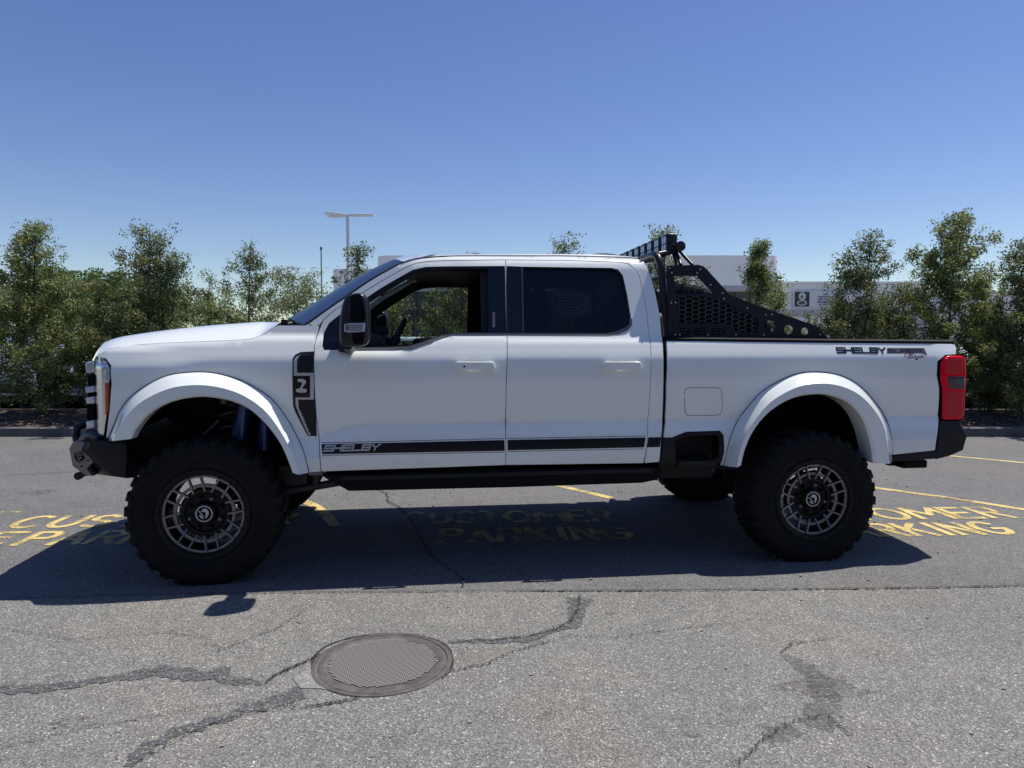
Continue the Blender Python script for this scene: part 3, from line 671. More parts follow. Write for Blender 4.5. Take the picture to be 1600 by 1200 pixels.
# ---- parked cars beyond the trees
def car(name, px, Y, rz, col, label, L=4.6, Wd=1.8, Hh=1.5, suv=False):
    t = thing(name, label, 'car', (at(px, 600, Y).x, Y, 0), rz, 'cars parked beyond the trees'); m = mat('car_' + '_'.join(f'{c:.2f}' for c in col), col, .3, coat=1.0); h = L / 2
    low = [(-h, .35), (-h - .02, .62), (-h + .08, .80), (-h + .95, .92), (h - .55, .98), (h - .04, .90), (h, .60), (h - .04, .35)]
    cab_ = [(-h + .90, .90), (-h + 1.65, Hh - .06), (-h + 2.0, Hh), (h - 1.25, Hh), (h - .85, Hh - .05), (h - .30, .96)] if suv else [(-h + .95, .90), (-h + 1.75, Hh - .05), (-h + 2.1, Hh), (h - 1.6, Hh - .01), (h - 1.3, Hh - .06), (h - .65, .96)]
    def loft(P, hw0, hw1, name_, mm, par, bev=.05):
        b = MB(); z0 = min(p[1] for p in P); z1 = max(p[1] for p in P); n = len(P); hw = [hw0 + (hw1 - hw0) * (z - z0) / (z1 - z0) for x, z in P]
        A = [(x, -q, z) for (x, z), q in zip(P, hw)]; B = [(x, q, z) for (x, z), q in zip(P, hw)]; b.add(A + B, [tuple(range(n)), tuple(range(2 * n - 1, n - 1, -1))] + [(i, i + n, (i + 1) % n + n, (i + 1) % n) for i in range(n)]); return b.build(name_, mm, par, bevel=bev, seg=3, recalc=True)
    body = loft(low, Wd / 2 - .02, Wd / 2 - .03, 'body', m, t, .07); loft(cab_, Wd / 2 - .06, Wd / 2 - .26, 'cabin', m, t, .06)
    gl_ = [(x * .96 + (0.02), .93 + (z - .93) * .86) for x, z in cab_]; loft(gl_, Wd / 2 - .045, Wd / 2 - .225, 'window', M_gloss, t, .01)
    b = MB(); sc_ = [((x) * .9, z) for x, z in cab_]; b.prism([(-h + 1.25, .96), (-h + 1.72, Hh - .16), (-h + 1.80, Hh - .16), (-h + 1.5, .96)], -Wd / 2 + .2, Wd / 2 - .2); b.build('windscreen', M_gloss, t, recalc=True)
    for x in (-h + .85, h - .85):
        for s in (-1, 1):
            b = MB(); b.lathe([(.20, -.02), (.32, -.02), (.33, .0), (.33, .18), (.20, .2)], n=24); b.v = [(p[0] + x, s * (Wd / 2 - p[1]) if s > 0 else -(Wd / 2 - p[1]), p[2] + .33) for p in b.v]; wl_ = b.build('wheel', M_rub, t, recalc=True)
            b = MB(); b.lathe([(.0001, 0), (.12, -.005), (.21, -.01)], n=14); b.v = [(p[0] + x, s * (Wd / 2 - p[1]), p[2] + .33) for p in b.v]; b.build('rim', M_silver, wl_, recalc=True)
    for s in (-1, 1):
        MB().box(-h - .03, -h + .12, *sorted((s * (Wd / 2 - .05), s * (Wd / 2 - .42))), .66, .78).build('headlight', M_lens, t, bevel=.02); MB().box(h - .1, h + .01, *sorted((s * (Wd / 2 - .05), s * (Wd / 2 - .40))), .70, .84).build('tail_light', M_red, t, bevel=.02)
    MB().box(-h - .04, -h + .05, -.45, .45, .42, .6).build('grille', M_plast, t)
car('parked_car', 62, 18.2, R(88), (.16, .18, .22), 'dark silver car seen in patches through the far left trees', suv=True, Hh=1.65)
car('parked_car', 135, 17.5, R(84), (.30, .36, .42), 'pale blue car behind the low bush left of the hood', suv=False)
car('parked_car', 235, 17.6, R(95), (.10, .16, .26), 'blue car behind the twin stemmed tree', suv=True, Hh=1.7)
car('parked_car', 330, 17.4, R(86), (.6, .6, .6), 'pale car hidden behind the hood', suv=False)
car('parked_car', 655, 18.5, R(4), (.62, .68, .66), 'pale green-white car visible through the open truck window', suv=True, Hh=1.66, L=5.0)
car('parked_car', 770, 25, R(2), (.70, .72, .73), 'white car in the back row beyond the truck cab', suv=True, Hh=1.6, L=4.8)
car('parked_car', 1390, 17.5, R(95), (.75, .76, .78), 'white car behind the low tree above the bed rail', suv=True, Hh=1.6)
car('parked_car', 1470, 17.8, R(88), (.68, .70, .72), 'silver car behind the tallest tree', suv=False)
car('parked_car', 1560, 17.3, R(92), (.80, .80, .82), 'bright white car behind the dark bush at the right', suv=True, Hh=1.62)
car('parked_car', 1255, 20.5, R(92), (.55, .08, .07), 'dark red car behind the trees near the sign', suv=False)

# unseen building, added to dim the truck's shaded side and reflect in its paint
hd_ = thing('unseen_shade_building', 'dark glazed dealership building behind the photographer, facing the truck', 'building', (0, -15, 0))
b = MB(); b.box(-34, 34, -12, 0, 0, 1.0); b.box(-34, 34, -12, 0, 4.6, 5.8); b.box(-34, 34, -12, -.3, 1.0, 4.6); b.build('wall', mat('shade_building_dark', (.10, .10, .105), .6), hd_)
b = MB()
for i in range(17): b.box(-33.6 + i * 4, -33.6 + i * 4 + 3.7, -.29, -.22, 1.05, 4.55)
b.build('shop_window', M_dglass, hd_)

# =================================================================== THE TRUCK
truck = thing('pickup_truck', 'lifted white crew cab pickup truck with black stripe and huge off-road tyres', 'pickup truck', (TX, TY, 0), TH)
LO = 1.075
# ---- traced outlines (photograph pixels)
fl_out = [(168, 686), (180, 659), (187, 642), (204, 620), (231, 601), (261.5, 587), (294.5, 582), (327.5, 582), (360.5, 589), (391, 601), (424, 623), (446, 650.5), (465, 683.5), (476, 711), (483, 738.5)]
fl_in = [(204, 686), (210.6, 672.5), (228.5, 650.5), (250.5, 635), (278, 625), (308, 620.5), (333, 621.6), (360.5, 627), (388, 639.5), (415.5, 664), (437.5, 694.5), (451, 725), (456, 738.5)]
rl_out = [(1130, 727.6), (1138, 695.5), (1148.5, 665), (1169, 635), (1189, 613), (1216, 596), (1246, 584), (1277, 581.4), (1310.5, 586), (1341, 601), (1364.5, 624.6), (1383, 651.6), (1391.5, 678.6), (1394, 700), (1394, 720)]
rl_in = [(1158.6, 727), (1165, 702), (1179, 672), (1202.5, 645), (1236, 624), (1270, 616.5), (1297, 618), (1324, 628), (1344, 646.6), (1356, 672), (1363, 699), (1366, 724)]
FO = cr(SS(fl_out), 4); FI = cr(TT(fl_in, -(LO + .04)), 4)
RO = cr(SS(rl_out), 4); RI = cr(TT(rl_in, -(LO + .04)), 4)
FO = [tuple(p) for p in resample(FO, 56)]; FI = [tuple(p) for p in resample(FI, 56)]
RO = [tuple(p) for p in resample(RO, 56)]; RI = [tuple(p) for p in resample(RI, 56)]
FM = [tuple(np.array(a) * .55 + np.array(b) * .45) for a, b in zip(FO, FI)]
RM = [tuple(np.array(a) * .55 + np.array(b) * .45) for a, b in zip(RO, RI)]

# ---- fender
f_front = SS([(165, 684), (171, 640), (174, 600), (173, 571), (165, 560), (149.5, 557.5)])
f_seam = cr(SS([(160, 551), (179, 543), (234, 537), (300, 534), (360, 531.5), (396, 528.5), (415, 519), (430, 509.5)]), 3)
f_rear = SS([(440, 508), (499, 508), (496, 522), (491, 542), (491, 605), (494, 650), (499, 690), (501.5, 737)])
fender_poly = FM[:1] + [f_front[0]] + f_front[1:] + f_seam + f_rear + [S(484, 738.5)] + FM[::-1][:-1]
f_seam_x = [p[0] for p in f_seam]
for o in skin('fender', fender_poly, M_white, truck): pass
# ---- front flare and rear flare
def flare(name, O, I, half, s, lip=.10):
    b = MB(); rows = []
    n = len(O)
    for i in range(n):
        o, q = np.array(O[i]), np.array(I[i]); t = i / (n - 1); e = math.sin(PI * min(1, max(0, t))) ** .35
        wd = W(float(o[0]), float(o[1]))
        hw = half
        prof = [(0.0, wd - .004), (.02, wd + .010), (.26, wd + .012 + (hw - wd) * .50), (.47, hw - .006), (.50, hw + .002), (.93, hw + .004), (1.0, hw - .010), (1.0, hw - lip)]
        rows.append([(*(o + (q - o) * a), s * w_) for a, w_ in prof])
    rows = [[(x, y, z) for x, z, y in r_] for r_ in rows]
    b.grid(rows if s > 0 else [r_[::-1] for r_ in rows])
    # close the lower ends
    for r_ in (rows[0], rows[-1]):
        n0 = len(b.v); b.v += [tuple(p) for p in r_]; b.v.append((r_[0][0], r_[-1][1], r_[0][2])); k = len(r_) + 1; b.f.append(tuple(range(n0, n0 + k)))
    return b.build(name, M_white, truck, smooth=24, recalc=False)
for s in (-1, 1):
    flare('wheel_arch_flare', FO, FI, LO + .035, s)
    flare('wheel_arch_flare', RO, RI, LO + .035, s, .16)

# rubber seams where the flares meet the body
for s in (-1, 1):
    for O in (FO, RO): MB().tube([(x, s * (W(x, z) + .0005), z) for x, z in O], .0032, 6).build('flare_seal', M_gap, truck)

# ---- doors
front_seam = [(502, 737), (499, 690), (494, 650), (491, 605), (491, 542), (496, 522), (505, 500), (522, 485), (570, 455), (600, 437), (635, 417), (650, 411.5), (665, 409), (690, 407.3), (740, 406.5), (790, 406)]
fd = SS(front_seam) + SS([(792, 523), (791, 600), (790.5, 700), (790, 727)])
fw_px = [(506, 547), (503.5, 540), (506, 520), (514, 505), (529, 493), (552, 478), (574, 464), (595, 450), (625, 432.5), (645, 421.5), (665, 417), (700, 416), (789, 415.5), (791.5, 522.5), (706, 523), (690, 528), (665, 537), (640, 544.5), (615, 546)]
rear_seam = [(790, 406), (880, 406.8), (967, 409.5), (982, 412), (992, 420), (999, 432), (1005, 457), (1010, 485), (1014, 520), (1017, 550), (1016, 605), (1014, 637), (1012, 657), (1012, 680), (1005.5, 724)]
rd = SS(rear_seam) + SS([(790, 727), (790.5, 700), (791, 600), (792, 523)])
rw_px = [(791.5, 415.5), (815, 416.5), (955, 418.5), (966, 421), (973.5, 430), (980.5, 462), (986, 497), (985.5, 508), (980, 514.5), (965, 521), (950, 524), (791.5, 523.5)]
fw = SS(fw_px); rw = SS(rw_px)
mirror_poly = lambda p: p
def scoop(xa, xb):
    (x0, z1), (x1, z0) = S(xa, 565), S(xb, 577.5); cx, cz = (x0 + x1) / 2, (z0 + z1) / 2 + .002
    return (cx, cz, .072, .040, [(cx + .072 * math.cos(t), cz + .040 * math.sin(t)) for t in np.linspace(0, 2 * PI, 33)[:-1]])
SC1, SC2 = scoop(712, 773), scoop(943, 1001)
fdoor = skin('door', fd, M_white, truck, holes=[fw, SC1[4]]); rdoor = skin('door', rd, M_white, truck, holes=[rw, SC2[4]])
for Ds, q in ((fdoor, SC1), (rdoor, SC2)):
    dish = lambda x, z, q=q: W(x, z) - .022 * max(0.0, 1 - ((x - q[0]) / q[2]) ** 2 - ((z - q[1]) / q[3]) ** 2) ** .8
    for sd, D in zip((-1, 1), Ds): skin('handle_recess', q[4], M_white, D, sides=(sd,), gap=0, thick=0, step=.008, wf=dish)
# dark reveals, applique and trim
ff_in = SS([(574, 470), (598, 454.5), (627, 437), (650, 425.5), (667, 421.5), (762, 420), (763, 519), (706, 519.5), (689, 524.5), (664, 533), (638, 540.5), (556, 543), (560, 480)])
for (sd, o) in zip((-1, 1), (0, 1)):
    D1, D2 = fdoor[o], rdoor[o]
    skin('window_surround', fw, M_plast, D1, sides=(sd,), holes=[ff_in], off=-.012, gap=-.004, thick=.06)
    skin('pillar_applique', SS([(763, 416), (788.5, 416), (790.5, 521), (763.5, 521)]), M_gloss, D1, sides=(sd,), off=-.002, gap=.0005, thick=.01)
    skin('pillar_applique', SS([(792.5, 416), (814, 416.8), (816, 521), (793.5, 521)]), M_gloss, D2, sides=(sd,), off=-.002, gap=.0005, thick=.01)
    skin('belt_trim', SS([(551, 543.5), (615, 543), (640, 541), (664, 534), (689, 525), (706, 520.4), (790.8, 520.2), (791, 523.8), (707, 524), (691, 528.6), (666, 537.6), (641, 545.6), (616, 547), (551, 547.3)]), M_trim, D1, sides=(sd,), off=.004, gap=0, thick=.02)
    skin('belt_trim', SS([(793, 520.4), (949, 521), (964, 518), (978, 512), (983, 506), (983.5, 497), (987.5, 498), (987, 509), (981, 516), (966, 522.4), (951, 525.3), (793, 524)]), M_trim, D2, sides=(sd,), off=.004, gap=0, thick=.02)
    skin('window_surround', rw, M_plast, D2, sides=(sd,), holes=[shrink(SS([(816, 419), (954, 421), (964, 424), (971, 432), (977.5, 462), (982.5, 497), (981.5, 506), (976, 511.5), (963, 517.5), (949, 520.5), (817.5, 520)]), 0)], off=-.008, gap=-.004, thick=.04)
    g = skin('window', SS([(814, 417), (954, 419), (964, 422), (972, 431), (979, 462), (984, 497), (983, 508), (978, 513.5), (964, 519.5), (949, 522.5), (816, 522)]), M_tint, D2, sides=(sd,), off=-.018, gap=0, thick=0)[0]
    skin('window_strip', SS([(814.6, 417), (816.6, 417), (818.6, 521), (816.8, 521)]), M_trim, D2, sides=(sd,), off=.001, gap=0, thick=.01)
    if sd > 0: skin('window', ff_in, M_clear, D1, sides=(sd,), off=-.022, gap=-.002, thick=0)
    # handles
    for D, (xa, xb) in ((D1, (712, 773)), (D2, (943, 1001))):
        (x0, z1), (x1, z0) = S(xa, 565), S(xb, 577.5); ww = W(x0, z0)
        hb = MB()
        poly = [(x0, z0 + .006), (x0 + .012, z0), (x1 - .006, z0), (x1, z0 + .01), (x1 - .008, z1 - .002), (x1 - .05, z1), (x0, z1)]
        hb.prism(poly, sd * (ww + .034), sd * (ww + .012)); hb.box(x0 + .012, x0 + .05, *sorted((sd * (ww - .01), sd * (ww + .014))), z0 + .01, z1 - .01)
        hb.box(x1 - .05, x1 - .012, *sorted((sd * (ww - .01), sd * (ww + .014))), z0 + .01, z1 - .01)
        h = hb.build('handle', M_white, D, bevel=.006, seg=3, recalc=True)
        cup = MB(); cx, cz = (x0 + x1) / 2, (z0 + z1) / 2
        rows = []
        for i in range(7):
            a = i / 6 * PI / 2; rr = math.cos(a); rows.append([(cx + .075 * rr * math.cos(t), sd * (ww - .0 + .003 * math.sin(a)), cz + .036 * rr * math.sin(t)) for t in np.linspace(0, 2 * PI, 25)])
        if D is D1:
            k = MB(); k.lathe([(.0001, 0), (.007, 0), (.007, .004)], n=14); k.xf(Matrix.Translation((x0 + .055, sd * (ww + .036) if sd > 0 else -(ww + .036), (z0 + z1) / 2 - .004)))
            k.build('keyhole', M_gap, D)
# sail panel in front of the side window
    skin('mirror_base', SS([(506, 546.5), (504.5, 540), (507, 521), (515, 506), (529, 494.5), (553, 479), (560, 476), (560, 546.8)]), M_gloss, D1, sides=(sd,), off=-.001, gap=.001, thick=.02)

# ---- cab shell round the doors
cab_top = cr(SS([(628, 411), (641, 406.5), (655, 403.8), (690, 401), (740, 399.8), (790, 399.5), (880, 400), (955, 401.5), (985, 403), (999, 405)]), 3)
cab_back = cr(SS([(1006, 409), (1012.5, 420), (1020, 442), (1026, 467), (1031.5, 497), (1035, 530), (1037, 560), (1036.5, 610), (1035, 660), (1033, 686), (1030, 722)]), 3)
apil = cr(SS([(481, 507.5), (505, 489), (536, 467.5), (579, 438.5), (605, 423.5), (628, 411)]), 3)[:-1]
cab_poly = apil + cab_top + cab_back + SS([(1007, 724)]) + SS(rear_seam)[::-1][1:] + SS(front_seam)[::-1][1:10] + [S(499.5, 508)]
skin('cab', cab_poly, M_white, truck, thick=.03)
# roof: lofted over from both drip edges
def zroof(x): return float(np.interp(x, XS, ZS))
sil = cr(TT([(630, 411), (642, 406.5), (655, 402.3), (680, 398.6), (720, 397.2), (790, 396.6), (880, 396.6), (940, 397.2), (975, 399.5), (998, 403.5)], -.60), 3)
XS = [p[0] for p in sil]; ZS = [p[1] for p in sil]
top = resample([(x, z) for x, z in cab_top], 34)
rows = []
for x, z in top:
    wd = W(x, z); zr = max(zroof(x), z + .004); row = []
    for u in np.linspace(0, 1, 9):
        y = wd - (wd - .58) * u; row.append((x, y, z + (zr - z) * (1 - (1 - u) ** 2.2)))
    for y in (.4, .2, 0): row.append((x, y, zr + .012 * (1 - (y / .58) ** 2)))
    row = row + [(a, -b, c) for a, b, c in row[::-1][1:]]
    rows.append(row)
rb = MB().grid(rows); roof = rb.build('roof', M_white, truck, smooth=60)
dl = MB()
for s in (-1, 1): dl.tube([(x, s * (W(x, z) + .0), z + .002) for x, z in top], .004, 6)
dl.build('roof_drip_moulding', M_plast, roof)
# high-mounted lamp hump at the back of the roof
hb = MB(); rws = []
for x in np.linspace(2.62, 2.86, 9):
    h = .028 * math.sin(PI * (x - 2.62) / .24) ** .6 + .001; rws.append([(x, y, zroof(x) + .012 + h * (1 - (abs(y) / .52) ** 6)) for y in np.linspace(-.52, .52, 15)])
hb.grid(rws); hb.build('roof_lamp_housing', M_plast, roof, smooth=60)
# cab back wall with its window
bk = resample([p for p in cab_back], 30); b = MB(); rws = []
for x, z in bk: rws.append([(x + (.02 * (1 - (y / .98) ** 2)), y * W(x, z) / .98, z) for y in np.linspace(-.98, .98, 9)])
rws = [rws[0][:]] + rws; rws[0] = [(top[-1][0], p[1], zroof(top[-1][0]) + .004 if abs(p[1]) < .6 else top[-1][1]) for p in rws[1]]
b.grid(rws).build('cab_back', M_white, truck, smooth=50)
MB().box(3.0, 3.035, -.62, .62, 1.60, 1.98).build('rear_window', M_gloss, truck, bevel=.01)
# windscreen
wl = resample([(a[0] - .004, a[1] + .004) for a in cr(SS([(476, 509), (505, 489), (536, 467.5), (579, 438.5), (605, 423.5), (632, 409.8)]), 3)], 16)
rws = []
for i, (x, z) in enumerate(wl):
    wd = W(x, z) - .012; e = 1 - .5 * i / 15
    rws.append([(x - .21 * e * (1 - abs(y) ** 2.4), y * wd, z + .075 * (1 - abs(y) ** 2.4)) for y in np.linspace(-1, 1, 25)])
ws = MB().grid(rws).build('windscreen', M_wind, truck, smooth=60)
rim = MB()
for s in (0, -1): rim.tube([r_[s] for r_ in rws], .006, 6)
rim.build('glass_seal', M_plast, ws)
hd = MB().grid([rws[-1], [(p[0] + .10, p[1] * .98, p[2] + .028 + .01 * (1 - abs(p[1]))) for p in rws[-1]], [(p[0] + .24, p[1] * .9, zroof(1.5) + .004) for p in rws[-1]]])
hd.build('roof_header', M_white, roof, smooth=60)

# ---- hood
hood_sil = cr(TT([(147, 554), (151.5, 547), (162.5, 538), (176, 531), (195.5, 525), (234, 518), (272.5, 513), (327.5, 507.6), (370, 504.5), (404.5, 502), (412, 503)], -.70), 4)
HX = [p[0] for p in hood_sil]; HZ = [p[1] for p in hood_sil]
seam = resample([S(149.5, 557)] + f_seam, 40); rws = []
for x, z in seam:
    wd = W(x, z) - .003; zt = max(float(np.interp(x, HX, HZ)), z + .003); row = []
    fx = -.05 * _sm(-.35, -.72, x)
    for u in np.linspace(0, 1, 12):
        y = wd - (wd - .62) * u; row.append((x + fx * u, y, z + (zt - z) * (1 - (1 - u) ** 1.7)))
    for y, dz in ((.55, .0), (.48, -.006), (.40, -.002), (.34, .006), (.2, .010), (0, .012)): row.append((x + fx, y, zt + dz * _sm(-.7, -.3, x)))
    rws.append(row + [(a, -q, c) for a, q, c in row[::-1][1:]])
hood = MB().grid(rws).build('hood', M_white, truck, smooth=50)
nose = MB(); r0 = rws[0]; nose.grid([[(x - .012, y * .995, z - .002) for x, y, z in r0], [(x - .028, y * .985, z - .022) for x, y, z in r0], [(x - .015, y * .98, z - .04) for x, y, z in r0]]); nose.build('hood_nose', M_white, hood, smooth=60)
# cowl and wipers
cw = MB(); xr, zr = seam[-1]
cw.grid([[(xr - .01, y * .84, zr + .012 - .01 * abs(y)) for y in np.linspace(-1, 1, 21)], [(xr + .08, y * .84, zr + .018 - .01 * abs(y)) for y in np.linspace(-1, 1, 21)], [(xr + .19, y * .84, zr - .01) for y in np.linspace(-1, 1, 21)]])
cwl = cw.build('cowl', M_plast, truck, smooth=60)
for (ya, yb) in ((-.78, -.15), (-.05, .6)):
    wp = MB(); wp.tube([(xr + .04, ya, zr + .03), (xr + .02, (ya + yb) / 2, zr + .055), (xr + .0, yb, zr + .04)], .008, 6); wp.box(xr + .02, xr + .06, ya - .02, ya + .03, zr, zr + .045); wp.build('wiper', M_plast, cwl)

# ---- fender vents with badge
for s in (-1, 1):
    v = skin('fender_vent', SS([(492, 549), (470, 550), (461.5, 554), (457.5, 560), (457, 600), (458, 634), (462, 645), (481, 681), (495, 681.5), (494, 650), (491.3, 610), (491, 560)]), M_satin, truck, sides=(s,), off=.003, gap=0, thick=.012)[0]
    skin('vent_frame', SS([(470, 554), (463.5, 557), (459.5, 562), (459.5, 587), (485, 587), (485, 621), (462, 621), (462.5, 633), (466, 643), (482.5, 679), (485.5, 679), (471.5, 645), (467, 637), (466, 624), (490.5, 624), (490.5, 582.5), (464.5, 582.5), (464.5, 562), (467, 558.5)]), M_chrome if False else M_silver, v, sides=(s,), off=.009, gap=0, thick=.008)
    bdg = skin('badge_plate', SS([(459.5, 589.5), (482.5, 589.5), (482.5, 616), (460.5, 616)]), M_decal, v, sides=(s,), off=.010, gap=0, thick=.01)[0]
    ck = cr(SS([(465, 593.5), (468.5, 591.8), (474, 592), (478.5, 594.5), (478, 599), (474, 604), (473.3, 607), (478.5, 607.5), (480, 610), (479, 612.5), (472, 613.4), (465, 612.5), (462.8, 610), (464.5, 607.4), (469, 606.5), (470.8, 603), (472.6, 599), (471.2, 596.5), (468.3, 597)]), 3, True)
    skin('snake_emblem', ck, M_silver, v, sides=(s,), off=.0145, gap=0, thick=.003, step=.03)
    for (x0, y0, x1, h) in [(467, 556 + 3.6 * i, 490, 1) for i in range(7)] + [(468 + max(0, (i - 3)) * 1.6, 628 + 4.2 * i, 491 + i * .3, 1) for i in range(12)]:
        a, c = S(x0, y0), S(x1, y0); MB().box(a[0], c[0], *sorted((s * (W(*a) + .001), s * (W(*a) + .010))), a[1] - .004, a[1] + .002).build('louvre', M_satin, v)

# ---- bed side
bed_poly = SS([(1041, 532.5), (1150, 533), (1270, 535), (1400, 536.2), (1491, 537), (1494.5, 544), (1493.5, 554), (1477, 555), (1465, 565), (1464, 586), (1467.6, 606), (1467, 656), (1463, 690), (1461, 704), (1394, 711)]) + RM[::-1][:-1] + [RM[0]] + SS([(1126, 728), (1128, 722.5), (1132, 707), (1131, 680), (1125, 673.5), (1072, 675), (1050, 684), (1036.8, 684), (1040, 660), (1041.5, 600)])
bedp = bed_poly
bed = skin('cargo_bed', bedp, M_white, truck, holes=[], step=.035)
for i, s in enumerate((-1, 1)):
    Bp = bed[i]
    # rail cap
    a = [S(1041, 532), S(1270, 534.8), S(1491, 536.6)]; b = MB(); rws = []
    for x, z in resample(a, 12):
        wd = W(x, z); rws.append([(x, s * (wd + .002), z - .004), (x, s * (wd + .002), z + .014), (x, s * (wd - .02), z + .026), (x, s * (wd - .10), z + .026), (x, s * (wd - .10), z - .10)])
    b.grid(rws if s > 0 else [r_[::-1] for r_ in rws]); b.build('rail_cap', M_frame, Bp, smooth=30)
    # fuel door outline (a thin groove) and flap
    fd_o = cr(SS([(1079, 605.5), (1118, 605.5), (1125, 607), (1128, 612), (1128.5, 620), (1128.5, 640), (1126, 646), (1119, 649), (1080, 649.5), (1073, 647.5), (1070, 642), (1069.5, 614), (1072, 608)]), 2, True)
    skin('fuel_flap_gap', fd_o, M_gap, Bp, sides=(s,), off=.0008, gap=0, thick=0, holes=[shrink(fd_o, .0035)])
    fl = skin('fuel_flap', shrink(fd_o, .0036), M_white, Bp, sides=(s,), off=.0012, gap=0, thick=.002)
    # corner step recess
    st = skin('corner_step', SS([(1037, 685), (1050, 685), (1072, 676), (1125, 674.5), (1130, 680), (1131, 707), (1127, 722), (1119, 728), (1030, 728), (1036, 700)]), M_plast, Bp, sides=(s,), off=-.006, gap=0, thick=.02, holes=[SS([(1054, 690), (1074, 681), (1122, 680), (1124, 684), (1124, 716), (1056, 717)])])[0]
    (x0, z0), (x1, z1) = S(1050, 719), S(1126, 676); b = MB(); b.box(x0 - .02, x1 + .02, *sorted((s * .80, s * .76)), z0 - .16, z1 + .03); b.build('step_well', M_int, Bp)
    (x0, z0), (x1, z1) = S(1057, 730), S(1118, 718); b = MB(); b.box(x0, x1, *sorted((s * .80, s * 1.01)), z0, z1); b.build('step_tread', M_plast, Bp, bevel=.006)
# bed interior, front wall, tailgate
b = MB(); b.box(3.03, 5.12, -.80, .80, 1.20, 1.24); b.box(3.03, 3.07, -.93, .93, 1.0, 1.53); b.build('bed_floor', M_plast, truck)
b = MB(); b.box(5.10, 5.17, -.80, .80, .80, 1.53); b.build('tailgate', M_white, truck, bevel=.01)
b = MB(); b.box(3.07, 5.10, -.86, -.80, 1.24, 1.50); b.box(3.07, 5.10, .80, .86, 1.24, 1.50); b.build('bed_liner', M_plast, truck)

# ---- tail lamps
for s in (-1, 1):
    o = [(1466, 566), (1470, 559), (1477, 555.6), (1500, 555.6), (1504.5, 560), (1505, 586), (1504, 606), (1503, 632), (1502, 648), (1498, 655), (1468, 655), (1468.5, 608), (1465, 592)]
    P = cr(TT(o, -.955), 1, True); xb, _z = T(1490, 600, -.955)
    b = MB(); b.prism(P, s * .992, s * .79); tl = b.build('tail_lamp', M_red, truck, bevel=.018, seg=4, recalc=True)
    q = TT([(1477, 587), (1504, 588), (1503, 608), (1478.5, 607)], -.97); b = MB(); b.prism(q, s * .996, s * .80); b.build('reverse_lens', M_redd, tl, bevel=.006, recalc=True)
    q = TT([(1488, 591), (1502, 592), (1501, 602), (1489, 601)], -.97); b = MB(); b.prism(q, s * .999, s * .90); b.build('reverse_bulb', M_gray, tl, bevel=.004, recalc=True)
    for (ya, yb) in ((560, 584), (611, 651)):
        q = TT([(1474, ya), (1501, ya), (1501, yb), (1474, yb)], -.97); b = MB(); b.prism(q, s * .9945, s * .90); b.build('lamp_segment', mat('tail_red_deep', (.55, .001, .014), .3, coat=.1), tl, bevel=.006, recalc=True)
    b = MB(); b.prism(shrink(P, -.008), s * .978, s * .80); b.build('lamp_housing', M_gap, tl, recalc=True)

# ---- headlamps and grille
for s in (-1, 1):
    o = TT([(149, 558.5), (165, 560.5), (173, 572), (174, 592), (171, 640), (164, 683), (156, 680), (150, 668), (146.5, 640), (146, 600), (146.5, 566)], -.87)
    hw_ = lambda x, z: .900 - 6.5 * max(0, -.615 - x) ** 2 - (.03 * max(0, (z - 1.36) / .06) ** 2 if z > 1.36 else 0)
    hl = skin('headlamp', o, M_chrome, truck, sides=(s,), gap=0, thick=.2, step=.012, wf=hw_)[0]
    o = TT([(163, 599), (171.5, 597), (171, 640), (167.5, 650), (164, 648)], -.90); b = MB(); b.prism(o, s * .905, s * .80); b.build('side_marker', M_amber, hl, bevel=.008, recalc=True)
    o = TT([(163, 576), (172, 573), (172, 594), (163, 597)], -.90); b = MB(); b.prism(o, s * .902, s * .80); b.build('lamp_lens', M_lens, hl, bevel=.008, recalc=True)
    for (y0, y1, m, px) in ((566, 582, M_lens, 139), (586, 603, M_gap, 142), (604, 613, M_lens, 138.5), (613, 620, M_gap, 142), (620, 630, M_lens, 139.5), (632, 656, M_gap, 141), (657, 668, M_lens, 140)):
        o = TT([(px, y0), (153, y0 - 3), (153, y1), (px + 1, y1)], -.80); b = MB(); b.prism(o, s * .855, s * .60); b.build('lamp_bar', m, hl, bevel=.008, recalc=True)
x0, z0 = T(143, 664, -.8); x1, z1 = T(143, 572, -.8)
gb = MB().box(-.74, -.66, -.64, .64, z0, z1).build('grille', M_plast, truck, bevel=.01)
for k in range(3):
    z = z0 + (z1 - z0) * (.2 + .3 * k); MB().box(-.785, -.735, -.60, .60, z - .022, z + .022).build('grille_bar', M_silver, gb, bevel=.008)

